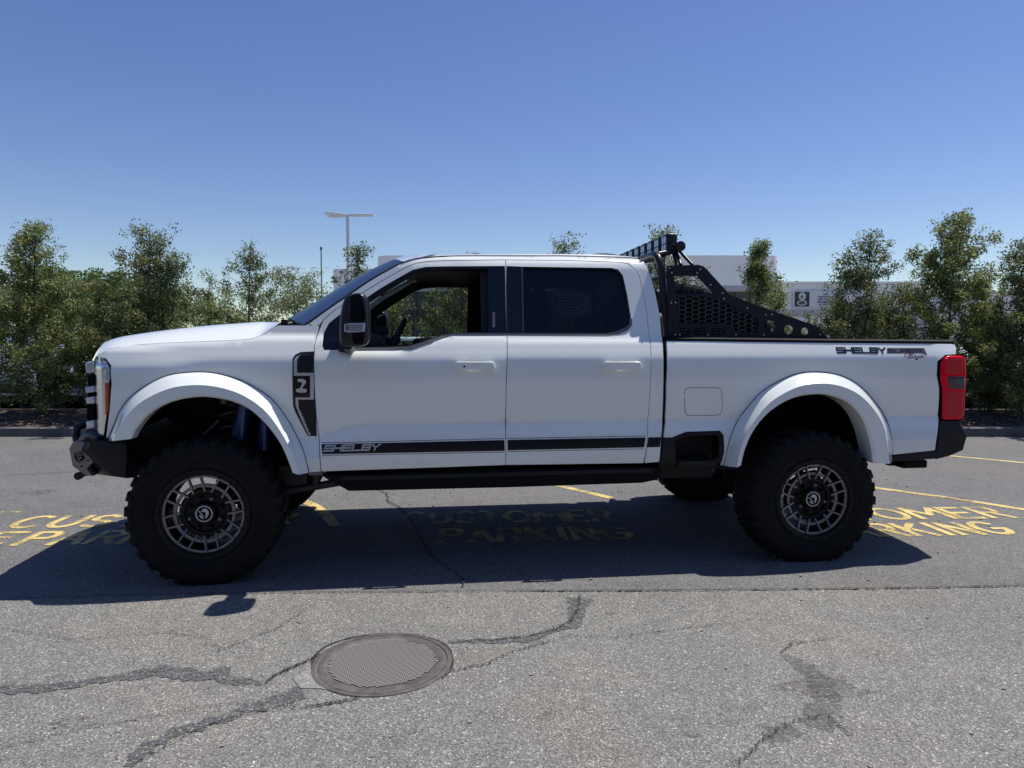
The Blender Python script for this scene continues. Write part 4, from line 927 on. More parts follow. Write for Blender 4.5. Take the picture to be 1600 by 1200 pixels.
# ---- bumpers
def spanx(px_pts, plane, ys, sx=0.0): return TT(px_pts, plane)
bo = TT([(127.5, 676.5), (164, 683), (208, 687), (210, 712), (209, 747.5), (149, 742), (139, 731), (112.5, 700), (118, 689)], -.82)
b = MB(); n = len(bo)
secs = []
for y, dx, sc in ((-.93, .14, .9), (-.80, .0, 1), (-.55, -.06, 1), (0, -.10, 1), (.55, -.06, 1), (.80, 0, 1), (.93, .14, .9)):
    secs.append([(x + (dx if x < -.70 else 0), y, (z - .85) * sc + .85) for x, z in bo])
rings = [r_ + [r_[0]] for r_ in secs]; b.grid(rings); b.f.append(tuple(range(n))); k0 = (len(rings) - 1) * (n + 1); b.f.append(tuple(range(k0, k0 + n)))
fb = b.build('front_bumper', M_plate, truck, recalc=True, bevel=.008)
for s in (-1, 1):
    o = TT([(112, 700), (118.5, 688.5), (137, 690), (141, 701), (151, 719), (139, 731), (149, 742.5), (137, 741), (117.5, 727)], -.84); hole = TT([(120, 706), (133, 702.5), (137, 715), (129, 722), (122, 716)], -.84)
    b = MB(); b.prism(o, s * .875, s * .80); wing = b.build('bumper_wing', M_bronze, fb, bevel=.004, recalc=True)
    b = MB(); b.prism(hole, s * .878, s * .84); b.build('wing_mesh', M_gap, fb, recalc=True)
    b = MB()
    for (u, v_) in [(123, 707), (127, 706), (131, 705), (124.5, 711), (128.5, 710), (132.5, 709), (126.5, 715), (130.5, 714), (128.5, 718)]:
        x, z = T(u, v_, -.845); b.obox((x, s * .879, z), .009, .002, .003, Matrix.Rotation(.6, 3, 'Y'))
    b.build('mesh_bars', M_bronze, fb)
    b = MB()
    for (u, v_) in ((141, 718), (131, 727), (136, 700)): x, z = T(u, v_, -.845); b.lathe([(.0001, -.879), (.006, -.879), (.006, -.870)], (x, z), 10)
    if s < 0: b.build('bolts', M_gap, fb)
    x, z = T(126.6, 742, -.55); b = MB()
    b.prism([(x + .024 * math.cos(a) , z + .026 * math.sin(a)) for a in np.linspace(.3, 2 * PI - .3, 20)] + [(x + .10, z + .01), (x + .10, z + .06), (x + .02, z + .06)], s * .60, s * .56)
    b.build('tow_hook', M_plate, fb, recalc=True)
    b = MB(); b.lathe([(.0001, 0), (.009, 0), (.009, -.002)], (x - .003, z - .003), 12); b.xf(Matrix.Translation((0, -.601 if s < 0 else .603, 0))); b.build('shackle_hole', M_conc, fb)
b = MB(); hp = [(-.80, -.70, .90), (-.90, -.70, .93), (-.905, -.70, 1.00), (-.82, -.70, 1.045), (-.74, -.70, 1.08)]
p1 = T(121, 690, -.62); p2 = T(117, 669, -.62); p3 = T(134, 659, -.62); p4 = T(142, 657, -.62)
for s in (-1, 1): b.tube([(p1[0], s * .62, p1[1]), (p2[0] + .005, s * .62, (p1[1] + p2[1]) / 2), (p2[0] + .01, s * .61, p2[1]), (p2[0] + .05, s * .58, p2[1] + .022), (p3[0], s * .50, p3[1]), (p4[0] + .1, s * .48, p4[1] + .02)], .026, 12)
b.tube([(p2[0] + .01, -.61, p2[1]), (p2[0] - .03, -.4, p2[1]), (p2[0] - .03, .4, p2[1]), (p2[0] + .01, .61, p2[1])], .026, 12)
b.build('bull_bar', M_satin, fb, smooth=60)
b = MB(); o = TT([(205, 690), (212, 696), (212, 744), (188, 746), (150, 740)], -.8); b.box(-.55, -.30, -.75, .75, .72, .90); b.build('lower_valance', M_frame, fb)
# rear bumper
ro = TT([(1467, 657.5), (1496, 657.5), (1509, 680), (1502.5, 703), (1482, 712), (1460, 717.5), (1461, 703), (1463.5, 690)], -.97)
b = MB(); n = len(ro); secs = []
for y, dx in ((-.985, 0), (-.75, .06), (-.3, .08), (.3, .08), (.75, .06), (.985, 0)): secs.append([(x + dx, y, z) for x, z in ro])
rings = [r_ + [r_[0]] for r_ in secs]; b.grid(rings); b.f.append(tuple(range(n))); k0 = (len(rings) - 1) * (n + 1); b.f.append(tuple(range(k0, k0 + n)))
rbp = b.build('rear_bumper', M_plate, truck, recalc=True, bevel=.006)
for s in (-1, 1):
    o = TT([(1394, 712.5), (1418, 707.5), (1461, 704.5), (1461, 716), (1432, 718.5), (1394, 720.5)], -.97); b = MB(); b.prism(o, s * .985, s * .93); b.build('bumper_extension', M_plate, rbp, bevel=.004, recalc=True)
b = MB(); (x0, z0), (x1, z1) = T(1403, 730, -.8), T(1441, 717, -.8); b.box(x0, x1, -.86, -.60, z0, z1); b.box(x0 - .07, x0, -.8, -.74, z0 + .01, z0 + .03); b.build('side_exhaust_tip', M_frame, rbp, bevel=.01)

# ---- stripes and lettering
GL = {'S': [[(1, 1), (0, 1), (0, .5), (1, .5), (1, 0), (0, 0)]], 'H': [[(0, 1), (0, 0)], [(1, 1), (1, 0)], [(0, .5), (1, .5)]], 'E': [[(1, 1), (0, 1), (0, 0), (1, 0)], [(0, .5), (.95, .5)]],
      'L': [[(0, 1), (0, 0), (1, 0)]], 'B': [[(0, 0), (0, 1), (.93, 1), (1, .86), (1, .62), (.93, .5), (0, .5)], [(.93, .5), (1.03, .38), (1.03, .12), (.93, 0), (0, 0)]],
      'Y': [[(0, 1), (.5, .45), (1, 1)], [(.5, .45), (.5, 0)]], 'U': [[(0, 1), (0, 0), (1, 0), (1, 1)]], 'P': [[(0, 0), (0, 1), (1, 1), (1, .45), (0, .45)]], 'R': [[(0, 0), (0, 1), (1, 1), (1, .45), (0, .45)], [(.45, .45), (1.05, 0)]]}
def stroke(b, pts, t, tz, put, k):
    for i in range(len(pts) - 1):
        a, c = Vector(pts[i]), Vector(pts[i + 1]); d = (c - a)
        if d.length < 1e-6: continue
        d.normalize(); n_ = Vector((-d.y, d.x)); h = t / 2 * (tz / t * abs(d.x) + 1 * abs(d.y)); e = t / 2 if abs(d.y) < .5 else tz / 2
        q = [a - d * e - n_ * h, c + d * e - n_ * h, c + d * e + n_ * h, a - d * e + n_ * h]
        b.add([put(p.x, p.y, k[0]) for p in q], [(0, 1, 2, 3)]); k[0] += 1
def words(name, text, p0, p1, h, mt, parent, s, off, slant=0., tk=.2, fat=.012, gapf=.28):
    """text between skin points p0, p1 (x, z of baseline ends)"""
    b = MB(); n = len(text); L = p1[0] - p0[0]; cw_ = L / (n + (n - 1) * gapf); k = [0]
    for i, ch in enumerate(text):
        for st in GL.get(ch, []):
            def put(u, v, kk, i=i):
                x = p0[0] + (i * (1 + gapf) + u) * cw_ + slant * v * h; z = p0[1] + (p1[1] - p0[1]) * (x - p0[0]) / L + v * h
                if s > 0: pass
                return (x, s * (W(x, z) + off + kk * .00004), z)
            stroke2 = [(u, v) for u, v in st]
            t = fat / cw_; tz = fat / h
            for j in range(len(stroke2) - 1):
                a, c = Vector(stroke2[j]), Vector(stroke2[j + 1]); A = Vector((a.x * cw_, a.y * h)); C_ = Vector((c.x * cw_, c.y * h)); d = (C_ - A)
                if d.length < 1e-6: continue
                d.normalize(); nn_ = Vector((-d.y, d.x)) * fat / 2; e = d * fat / 2
                q = [A - e - nn_, C_ + e - nn_, C_ + e + nn_, A - e + nn_]
                f = (0, 1, 2, 3) if s < 0 else (3, 2, 1, 0)
                b.add([put(p.x / cw_, p.y / h, k[0]) for p in q], [f]); k[0] += 1
    return b.build(name, mt, parent)
for i, s in enumerate((-1, 1)):
    st = skin('side_stripe', SS([(502.5, 694), (788, 687.5), (788.5, 704.5), (503.5, 709.5)]), M_decal, fdoor[i], sides=(s,), off=.0012, gap=0, thick=0)[0]
    skin('side_stripe', SS([(793, 687.4), (1008.5, 683.5), (1006.5, 699), (793, 703.6)]), M_decal, rdoor[i], sides=(s,), off=.0012, gap=0, thick=0)
    skin('side_stripe', SS([(1013, 683.4), (1033, 683), (1031, 698.5), (1010.5, 699)]), M_decal, truck, sides=(s,), off=.0012, gap=0, thick=0)
    for a in ([(502, 692.2), (788, 685.6), (788, 684.8), (502, 691.3)], [(503.5, 712), (788.5, 706.9), (788.5, 706.1), (503.5, 711.2)]): skin('pinstripe', SS(a), M_pin, fdoor[i], sides=(s,), off=.0012, gap=0, thick=0)
    for a in ([(793, 685.5), (1009, 681.5), (1009, 680.7), (793, 684.7)], [(793, 706), (1006, 701.6), (1006, 700.8), (793, 705.2)]): skin('pinstripe', SS(a), M_pin, rdoor[i], sides=(s,), off=.0012, gap=0, thick=0)
    words('stripe_lettering', 'SHELBY', S(506, 704.8), S(591, 702.6), .034, M_silver, fdoor[i], s, .0022, .35, fat=.0108)
    bl = words('bed_lettering', 'SHELBY', S(1308.5, 551), S(1384, 551.3), .034, M_decal, bed[i], s, .0015, .0, fat=.0108, gapf=.25)
    sp_ = skin('super_block', SS([(1386, 543.8), (1444, 543.8), (1449, 555.5), (1440, 551.8), (1386, 551.8)]), M_gray, bed[i], sides=(s,), off=.0012, gap=0, thick=0)[0]
    words('super_lettering', 'SUPER', S(1388, 550.6), S(1441, 550.9), .024, M_decal, bed[i], s, .0022, .0, fat=.004, gapf=.22)
    b = MB()
    for pl in ([(1420, 549), (1415.5, 551), (1413.5, 555), (1415, 558.5)], [(1423, 551), (1419, 559.5)], [(1417, 553.5), (1424, 551), (1426.5, 552.5), (1421.5, 555), (1425, 556.5), (1423, 559), (1418.5, 559)], [(1431, 555.5), (1427.5, 556), (1426.5, 558.5), (1429, 558.8), (1431, 555.5), (1431.5, 558.8)], [(1435, 555), (1433, 561), (1430, 562.5), (1433, 559.5), (1437, 557)], [(1441, 555.2), (1437.8, 556), (1437, 558.3), (1439.5, 558.5), (1441, 555.4), (1441.5, 558.5), (1444, 557)]):
        P = [S(*p) for p in cr(pl, 3)]
        for j in range(len(P) - 1):
            A, C_ = Vector(P[j]), Vector(P[j + 1]); d = C_ - A
            if d.length < 1e-6: continue
            d.normalize(); nn_ = Vector((-d.y, d.x)) * .0022; q = [A - nn_ - d * .001, C_ - nn_ + d * .001, C_ + nn_ + d * .001, A + nn_ - d * .001]
            b.add([(p.x, s * (W(p.x, p.y) + .0026 + len(b.f) * .00001), p.y) for p in q], [(0, 1, 2, 3) if s < 0 else (3, 2, 1, 0)])
    b.build('script_lettering', M_script, bed[i])
    # small pillar plate lettering on the applique and sticker in the rear window
    ap = [c for c in fdoor[i].children if c.name.startswith('pillar_applique')][0]; b = MB()
    for k in range(6):
        x, z = S(771.5, 490 + 3.9 * k, 0); yy = s * (W(x, z) + .0006)
        for (u0, v0, u1, v1) in ((-.009, -.006, .009, -.0035), (-.009, .0035, .009, .006), (-.0075, -.0035, -.004, .0035), (.004, -.0035, .0075, .0035)): b.box(x + u0, x + u1, *sorted((yy, yy + s * .0008)), z + v0, z + v1)
    b.build('keypad_marks', M_silver, fdoor[i])
    wn = [c for c in rdoor[i].children if c.name.startswith('window') and 'sur' not in c.name and 'strip' not in c.name][0]
    stk = skin('window_sticker', SS([(866, 452), (926, 453), (927, 496), (867, 495)]), mat('sticker_edge', (.35, .40, .42), .6), rdoor[i], sides=(s,), off=-.030, gap=0, thick=0)[0]
    skin('sticker_print', SS([(873, 458), (921, 459), (921, 490), (873, 489)]), mat('sticker_print', (.6, .66, .68), .6), rdoor[i], sides=(s,), off=-.0285, gap=0, thick=0)
    b = MB()
    for k in range(6):
        (x0, z), (x1, _q) = S(876, 463 + 4.6 * k), S(876 + (40, 34, 41, 28, 38, 30)[k], 463); b.add([(x0, s * (W(x0, z) - .0275), z - .003), (x1, s * (W(x1, z) - .0275), z - .003), (x1, s * (W(x1, z) - .0275), z + .003), (x0, s * (W(x0, z) - .0275), z + .003)], [(0, 1, 2, 3) if s < 0 else (3, 2, 1, 0)])
    b.build('sticker_lines', M_int, rdoor[i])

# ---- mirrors
MP = cr(TT([(538, 466), (546.6, 459.3), (564, 457.5), (571.5, 463.6), (576, 476), (577.3, 506), (576.6, 530), (569, 539.4), (552, 542), (536, 540.3), (530.3, 533), (530, 506), (532.5, 483)], -1.27), 3, True)
cxm = sum(p[0] for p in MP) / len(MP); czm = sum(p[1] for p in MP) / len(MP)
for i, s in enumerate((-1, 1)):
    b = MB(); rows = []
    for y, k in ((1.08, .80), (1.10, .94), (1.14, .99), (1.20, 1.02), (1.245, 1.0), (1.268, .955), (1.28, .86), (1.284, .70), (1.285, .0)):
        rows.append([(cxm + (x - cxm) * k, s * y, czm + (z - czm) * (1 - (1 - k) * .6 if k else 0)) for x, z in MP])
    rows = [r_ + [r_[0]] for r_ in rows]; b.grid(rows); mr = b.build('door_mirror', M_satin, truck, smooth=50, recalc=True)
    b = MB(); P = cr(TT([(547, 466), (552, 460.5), (563, 459.5), (567.5, 466), (571, 480), (571.6, 503), (547.5, 503), (546, 485)], -1.28), 2, True); b.prism(P, s * 1.291, s * 1.265); b.build('mirror_cap', M_gloss, mr, bevel=.004, recalc=True)
    b = MB(); P = TT([(538, 506.5), (546, 505), (570.5, 504.5), (570, 518), (547, 519.5), (538, 518.5)], -1.285); b.prism(P, s * 1.292, s * 1.25); mk = b.build('turn_lamp', M_lens, mr, bevel=.003, recalc=True)
    b = MB(); P = TT([(548, 508), (566, 508), (566, 509.5), (548, 509.5)], -1.29)
    for k in range(3): b.prism([(x, z - .014 * k) for x, z in P], s * 1.294, s * 1.29)
    P = TT([(540, 508), (546, 508), (546, 516), (540, 516)], -1.29); b.prism(P, s * 1.294, s * 1.29); b.build('lamp_optics', M_steel, mr, recalc=True)
    b = MB(); P = TT([(550, 520.5), (570, 520.5), (569.5, 533), (566, 538), (552, 538)], -1.285); b.prism(cr(P, 2, True), s * 1.2895, s * 1.26); b.build('mirror_cap', M_gloss, mr, bevel=.004, recalc=True)
    b = MB(); x, z = T(545, 545, -1.0); 
    for dz in (0, .09): b.tube([(x - .03, s * .93, z + .0 + dz), (x + .01, s * 1.02, z + .0 + dz), (x + .01, s * 1.14, z + .03 + dz)], .034, 10)
    b.obox((x - .02, s * .96, z + .05), .045, .03, .07); b.build('mirror_arm', M_satin, mr, smooth=60)

# ---- running boards and rocker
for s in (-1, 1):
    b = MB(); o = TT([(503, 741), (790, 733), (1030, 727.5), (1030, 735), (1026, 748), (1000, 753), (790, 760), (545, 765.5), (540, 762), (520, 752)], -.93)
    b.prism(o, s * .975, s * .70); rbd = b.build('running_board', M_frame, truck, bevel=.012, seg=3, recalc=True)
    b = MB(); o = TT([(530, 744), (1020, 731.5), (1020, 738), (535, 751)], -.97); b.prism(o, s * .985, s * .9); b.build('step_pad', M_plast, rbd, bevel=.004, recalc=True)
    b = MB(); o = TT([(484, 737), (503, 737), (503, 743), (481, 743.5)], -.97); b.prism(o, s * .955, s * .85); b.build('fender_bracket', M_steel, truck, recalc=True)

# ---- dark inner shell, wheel houses, chassis
b = MB()
b.box(.62, 2.98, -.90, .90, .74, .80)                       # floor
b.box(.58, .66, -.86, .86, .74, 1.60)                       # bulkhead
b.box(2.90, 2.96, -.88, .88, .74, 1.57)
cabin = b.build('cabin_floor', M_int, truck)
for s in (-1, 1):
    dp = [p for p in SS([(506, 552), (560, 552), (616, 552), (640, 550), (664, 542), (690, 533), (706, 528), (790, 528), (790, 722), (506, 730)])]
    skin('door_lining', dp, M_int, cabin, sides=(s,), off=-.06, gap=0, thick=.03)
    dp = [p for p in SS([(792, 528), (950, 528), (980, 518), (1008, 520), (1010, 720), (792, 722)])]
    skin('door_lining', dp, M_int, cabin, sides=(s,), off=-.06, gap=0, thick=.03)
    skin('pillar_lining', SS([(752, 418), (832, 419), (832, 526), (754, 526)]), M_int, cabin, sides=(s,), off=-.06, gap=0, thick=.05)
    skin('pillar_lining', SS([(965, 416), (1000, 425), (1028, 540), (985, 540)]), M_int, cabin, sides=(s,), off=-.06, gap=0, thick=.05)
    skin('pillar_lining', SS([(497, 512), (536, 478), (579, 448), (640, 414), (690, 408.5), (760, 408), (760, 414), (700, 421), (660, 425), (640, 432), (600, 456), (560, 482), (520, 512)]), M_int2, cabin, sides=(s,), off=-.05, gap=0, thick=.05)
rws = []
for x in np.linspace(1.32, 2.93, 14): rws.append([(x, y, min(zroof(x), 2.12) - .05 - .05 * (abs(y) / .74) ** 4) for y in np.linspace(-.76, .76, 13)])
MB().grid(rws).build('headliner', M_int2, cabin, smooth=60)
b = MB(); prof = [(.66, 1.40), (.66, 1.58), (.80, 1.60), (1.00, 1.60), (1.10, 1.57), (1.14, 1.47), (1.12, 1.30), (1.02, 1.1), (.9, 1.0)]; b.prism(prof, -.84, .84); b.build('dashboard', M_int, cabin, bevel=.02, recalc=True)
b = MB(); b.box(1.02, 1.12, -.55, -.28, 1.58, 1.64); b.build('instrument_hood', M_int, cabin, bevel=.02)
Mw = Matrix.Translation((1.165, -.42, 1.52)) @ Matrix.Rotation(R(24), 4, 'Y')
b = MB(); b.tube([(0, .185 * math.cos(a), .185 * math.sin(a)) for a in np.linspace(0, 2 * PI, 37)], .016, 8, False)
for a in (0, PI, -PI / 2): b.tube([(0, .03 * math.cos(a), .03 * math.sin(a)), (0, .18 * math.cos(a), .18 * math.sin(a))], .016, 6)
b.obox((0, 0, 0), .03, .07, .05); b.tube([(0, 0, 0), (-.2, 0, -.06)], .03, 8); b.xf(Mw); b.build('steering_wheel', M_int, cabin, smooth=50)
b = MB(); b.obox((1.05, 0, 1.93), .012, .13, .035); b.tube([(1.03, 0, 1.93), (.98, 0, 2.02)], .012, 6); b.build('inner_mirror', M_int, cabin, bevel=.008)
for sx, ys in ((1.62, (-.42, .42)), (2.52, (-.42, .42))):
    for y0 in ys:
        b = MB(); b.box(sx - .05, sx + .5, y0 - .26, y0 + .26, .98, 1.18); st = b.build('seat', M_int2, cabin, bevel=.05, seg=4)
        b = MB(); b.add([(sx + .40, y0 - .25, 1.10), (sx + .40, y0 + .25, 1.10), (sx + .56, y0 + .25, 1.10), (sx + .56, y0 - .25, 1.10), (sx + .52, y0 - .22, 1.74), (sx + .52, y0 + .22, 1.74), (sx + .64, y0 + .22, 1.74), (sx + .64, y0 - .22, 1.74)], [(0, 1, 2, 3), (4, 7, 6, 5), (0, 4, 5, 1), (1, 5, 6, 2), (2, 6, 7, 3), (3, 7, 4, 0)]); b.build('backrest', M_int2, cabin, bevel=.05, seg=4)
        b = MB(); b.obox((sx + .60, y0, 1.84), .05, .13, .08); b.build('headrest', M_int2, cabin, bevel=.035, seg=4)
# wheel houses: dark arches behind the flares
for s in (-1, 1):
    for (O, yin, cx) in ((FI, .46, .05), (RI, .50, 4.02)):
        P = [(p[0] * 1.0 + (p[0] - cx) * .05, p[1] + .03) for p in O]; rws = [[(x, s * (W(x, max(.7, z)) - .012), z), (x, s * yin, z + .03)] for x, z in P]
        b = MB().grid(rws); n0 = len(b.v); b.v += [(x, s * yin, z + .03) for x, z in P] + [(cx, s * yin, .62)]
        for k in range(len(P) - 1): b.f.append((n0 + k, n0 + k + 1, n0 + len(P)))
        b.build('wheel_house', M_frame, truck, smooth=50)
ch = MB()
for s in (-1, 1):
    ch.box(-.62, 5.0, s * .43 - .045, s * .43 + .045, .66, .84)
for x in (-.5, .75, 1.9, 2.9, 3.6, 4.75): ch.box(x - .05, x + .05, -.44, .44, .70, .80)
ch.box(.3, 1.0, -.3, .3, .62, .95); ch.box(-.3, .3, -.32, .32, .85, 1.25); ch.box(1.9, 3.0, .12, .46, .60, .80)
ch.tube([(1.0, .05, .68), (2.4, .05, .64), (3.95, 0, .50)], .05, 10)
frame = ch.build('chassis', M_frame, truck)
for ax in (0, 4.06):
    b = MB(); b.tube([(ax, -.80, .46), (ax, -.25, .46), (ax, -.2, .46)], .05, 12); b.tube([(ax, .80, .46), (ax, .25, .46)], .05, 12)
    b.lathe([(.001, -.15), (.11, -.13), (.17, -.06), (.18, 0), (.17, .06), (.11, .13), (.001, .15)], (ax, .46), 24); b.build('axle', M_frame, frame, smooth=50)
for s in (-1, 1):
    b = MB(); xx = .22
    b.tube([(.10, s * .60, .52), (.16, s * .58, 1.16)], .032, 12); col = b.build('shock_absorber', M_steel, frame, smooth=50)
    b = MB(); b.tube([(.10, s * .60, .80), (.16, s * .58, 1.20)], .055, 14); b.build('shock_body', M_blue, frame, smooth=50)
    b = MB(); b.tube([(.27, s * .62, .78), (.30, s * .60, 1.17)], .04, 12); b.tube([(.40, s * .60, .85), (.42, s * .60, 1.15)], .016, 8); b.build('reservoir', M_blue, frame, smooth=50)
    b = MB(); hel = [(.03 + .0 * t + .062 * math.cos(t), s * .52 + .062 * math.sin(t), .60 + .55 * t / (12 * PI)) for t in np.linspace(0, 12 * PI, 150)]; b.tube(hel, .011, 6); b.build('coil_spring', M_steel, frame, smooth=60)
    b = MB(); b.tube([(-.02, s * .60, 1.14), (.12, s * .60, 1.19), (.32, s * .60, 1.19), (.46, s * .60, 1.12)], .018, 8)
    for bx in (.02, .10, .22, .34, .42): b.obox((bx, s * .625, 1.13), .016, .006, .024)
    b.build('shock_hoop', M_steel, frame, smooth=50)
    b = MB(); b.tube([(.46, s * .66, .80), (.50, s * .66, 1.06)], .010, 8).build('brake_line', M_steel, frame, smooth=50); b = MB(); b.tube([(.54, s * .62, .75), (.56, s * .60, 1.04)], .014, 8); b.build('bump_strut', M_steel, frame, smooth=50); b = MB(); b.tube([(-.3, s * .58, .72), (-.05, s * .5, .98)], .02, 8); b.build('steering_link', M_steel, frame, smooth=50)
    b = MB(); b.tube([(.08, s * .64, .44), (1.35, s * .60, .63)], .027, 10); b.tube([(.06, s * .64, .60), (.85, s * .62, .72), (1.3, s * .6, .72)], .024, 10); b.tube([(.62, s * .625, .52), (.62, s * .625, .69)], .022, 8); b.tube([(.35, s * .63, .49), (.35, s * .63, .64)], .022, 8)
    b.add([(.12, s * .62, .47), (.56, s * .62, .52), (.56, s * .62, .68), (.12, s * .62, .60)], [(0, 1, 2, 3)])
    b.build('radius_arm', mat('arm_grey', (.05, .048, .052), .5), frame, smooth=50)
    b = MB()
    for k in range(4): b.tube([(3.45 + .12 * k, s * .56, .60 + .02 * k), (4.06, s * .56, .52 + .018 * k), (4.75 - .12 * k, s * .56, .62 + .02 * k)], .012, 6)
    b.build('leaf_spring', M_steel, frame)
    b = MB(); b.tube([(4.22, s * .58, .50), (4.35, s * .52, 1.05)], .035, 12); b.build('rear_shock', M_frame, frame, smooth=50)
    b = MB(); b.obox((3.46, s * .66, .83), .03, .02, .03); b.build('spring_hanger', M_steel, frame)

# ---- wheels
def make_wheel():
    b = MB()
    b.lathe([(.262, .14), (.25, .135), (.232, .08), (.228, 0), (.232, -.08), (.245, -.12), (.262, -.135)], n=64)     # barrel
    b.lathe([(.242, -.118), (.244, -.134), (.238, -.142), (.258, -.146), (.262, -.136), (.252, -.118)], n=64)
    barrel = b.build('wheel', M_blackrim, truck, smooth=40)
    b = MB(); b.lathe([(.232, -.125), (.232, -.142), (.252, -.144), (.252, -.125)], n=64)
    b.lathe([(.166, -.105), (.168, -.122), (.186, -.124), (.188, -.105)], n=64)
    for k in range(8):
        a0 = 2 * PI * k / 8 + R(15)
        for q in (-1, 1):
            off = q * .036; d = Vector((math.cos(a0), 0, math.sin(a0))); t = Vector((-math.sin(a0), 0, math.cos(a0)))
            p0 = d * .140 + t * off + Vector((0, -.112, 0)); p1 = d * .243 + t * off + Vector((0, -.140, 0))
            u = (p1 - p0).normalized(); M = Matrix((u, t, u.cross(t))).transposed()
            b.obox((p0 + p1) / 2, (p1 - p0).length / 2, .0052, .014, M)
    sp = b.build('spokes', M_gun, barrel, smooth=30)
    b = MB()
    for k in range(32):
        a = 2 * PI * (k + .5) / 32
        if 1: b.lathe([(.0001, -.1255), (.003, -.1255), (.003, -.120)], (.177 * math.cos(a), .177 * math.sin(a)), 6)
    b.build('spoke_rivets', M_gap, barrel)
    b = MB(); b.lathe([(.256, -.140), (.258, -.156), (.266, -.162), (.284, -.162), (.290, -.154), (.288, -.140)], n=72)
    for k in range(24):
        a = 2 * PI * k / 24; b.lathe([(.0001, -.169), (.006, -.169), (.007, -.161)], (.275 * math.cos(a), .275 * math.sin(a)), 6)
    b.build('beadlock_ring', M_blackrim, barrel, smooth=30)
    b = MB(); b.lathe([(.16, -.075), (.158, -.098), (.150, -.104), (.125, -.100), (.118, -.085), (.075, -.083), (.070, -.10), (.062, -.128), (.0001, -.130)], n=48)
    b.lathe([(.16, -.075), (.16, -.02), (.0001, -.02)], n=48)
    hub = b.build('hub', M_blackrim, barrel, smooth=35)
    for k in range(8):
        a = 2 * PI * (k + .5) / 8; MB().lathe([(.0001, -.122), (.010, -.122), (.013, -.115), (.013, -.08)], (.098 * math.cos(a), .098 * math.sin(a)), 10).build('lug_nut', M_steel if k % 3 == 1 else M_blackrim, barrel, smooth=35)
    b = MB(); b.lathe([(.0001, -.1325), (.049, -.1325), (.051, -.129)], n=36); b.build('centre_cap', M_gap, barrel)
    b = MB(); b.lathe([(.0445, -.1335), (.0485, -.1345), (.0515, -.1335)], n=36)
    for pl, zz in (([(-.022, .012), (-.008, .030), (.010, .034), (.026, .018), (.028, -.004), (.018, -.022), (.004, -.030), (.010, -.012), (.012, .004), (.002, .014), (-.008, .010), (-.012, .018)], .0), ([(-.030, -.012), (-.016, -.028), (-.002, -.034), (-.008, -.020), (-.020, -.008)], 0), ([(-.034, .016), (-.004, -.020), (-.001, -.016), (-.030, .020)], 0)):
        b.prism(pl, -.1345, -.132)
    b.build('cap_emblem', M_silver, barrel, recalc=True)
    # tyre
    b = MB(); hp = [(.250, -.118), (.262, -.142), (.286, -.152), (.300, -.160), (.340, -.167), (.385, -.168), (.420, -.163), (.440, -.152), (.451, -.136), (.456, -.10), (.457, 0)]
    prof = hp + [(r_, -y) for r_, y in hp[::-1][1:]]
    b.lathe(prof, n=96)
    b.lathe([(.332, -.1662), (.334, -.1695), (.338, -.1695), (.340, -.166)], n=96)
    n = 30
    for k in range(n):
        for s in (-1, 1):
            a = 2 * PI * (k + (.5 if s > 0 else 0)) / n; long = k % 2
            M = Matrix.Rotation(-a, 3, 'Y')
            # shoulder lug wraps on to the sidewall
            y0, y1 = .072, .150; hw = .029; ra, rb_ = .448, .473
            q = [(ra, y0), (rb_, y0 + .004), (rb_ - .002, .128), (rb_ - .010, .146 if long else .140), (.425 if long else .436, .1685 if long else .163), (.408 if long else .425, .1665), (ra - .02, y1)]
            vs_ = [];
            for t in (-hw, hw): vs_ += [tuple(M @ Vector((r_, s * y, t * (1 if y < .14 else .72)))) for r_, y in q]
            m = len(q); fs = [tuple(range(m)), tuple(range(2 * m - 1, m - 1, -1))] + [(i, i + m, (i + 1) % m + m, (i + 1) % m) for i in range(m)]
            if s < 0: fs = [f[::-1] for f in fs]
            b.add(vs_, fs)
            # centre blocks
            a2 = a + .06 * s + PI / n; M2 = Matrix.Rotation(-a2, 3, 'Y')
            M3 = M2 @ Matrix.Rotation(s * .45, 3, 'X'); b.obox(M2 @ Vector((.463, s * .033, 0)), .010, .024, .030, M3)
        # side biters
    for k in range(60):
        a = 2 * PI * k / 60; M = Matrix.Rotation(-a, 3, 'Y')
        if k % 5 != 0: b.obox(M @ Vector((.392, -.1685, 0)), .010, .002, .006, M)
    ty = b.build('tyre', M_rub, barrel, smooth=35)
    b = MB(); b.lathe([(.09, -.04), (.16, -.04), (.16, -.02), (.09, -.02)], n=32); b.box(.02, .12, -.05, .02, .06, .16); b.build('brake', M_frame, barrel)
    return barrel
wheel = make_wheel()
ZC = .455; FXW = T(318, 803, -1.057)[0]; RXW = T(1267, 782, -1.05)[0]
first = True
for (x, s, yo, steer) in ((FXW, -1, .925, R(1.5)), (RXW, -1, .945, 0), (FXW, 1, .925, R(1.5)), (RXW, 1, .945, 0)):
    c = wheel if first else copy_tree(wheel, truck); first = False
    c.location = (x, s * yo, ZC - (.004 if x < 1 else .020)); c.rotation_euler = (0, (R(3) if x < 1 else R(-9)), (PI if s > 0 else 0) + steer)

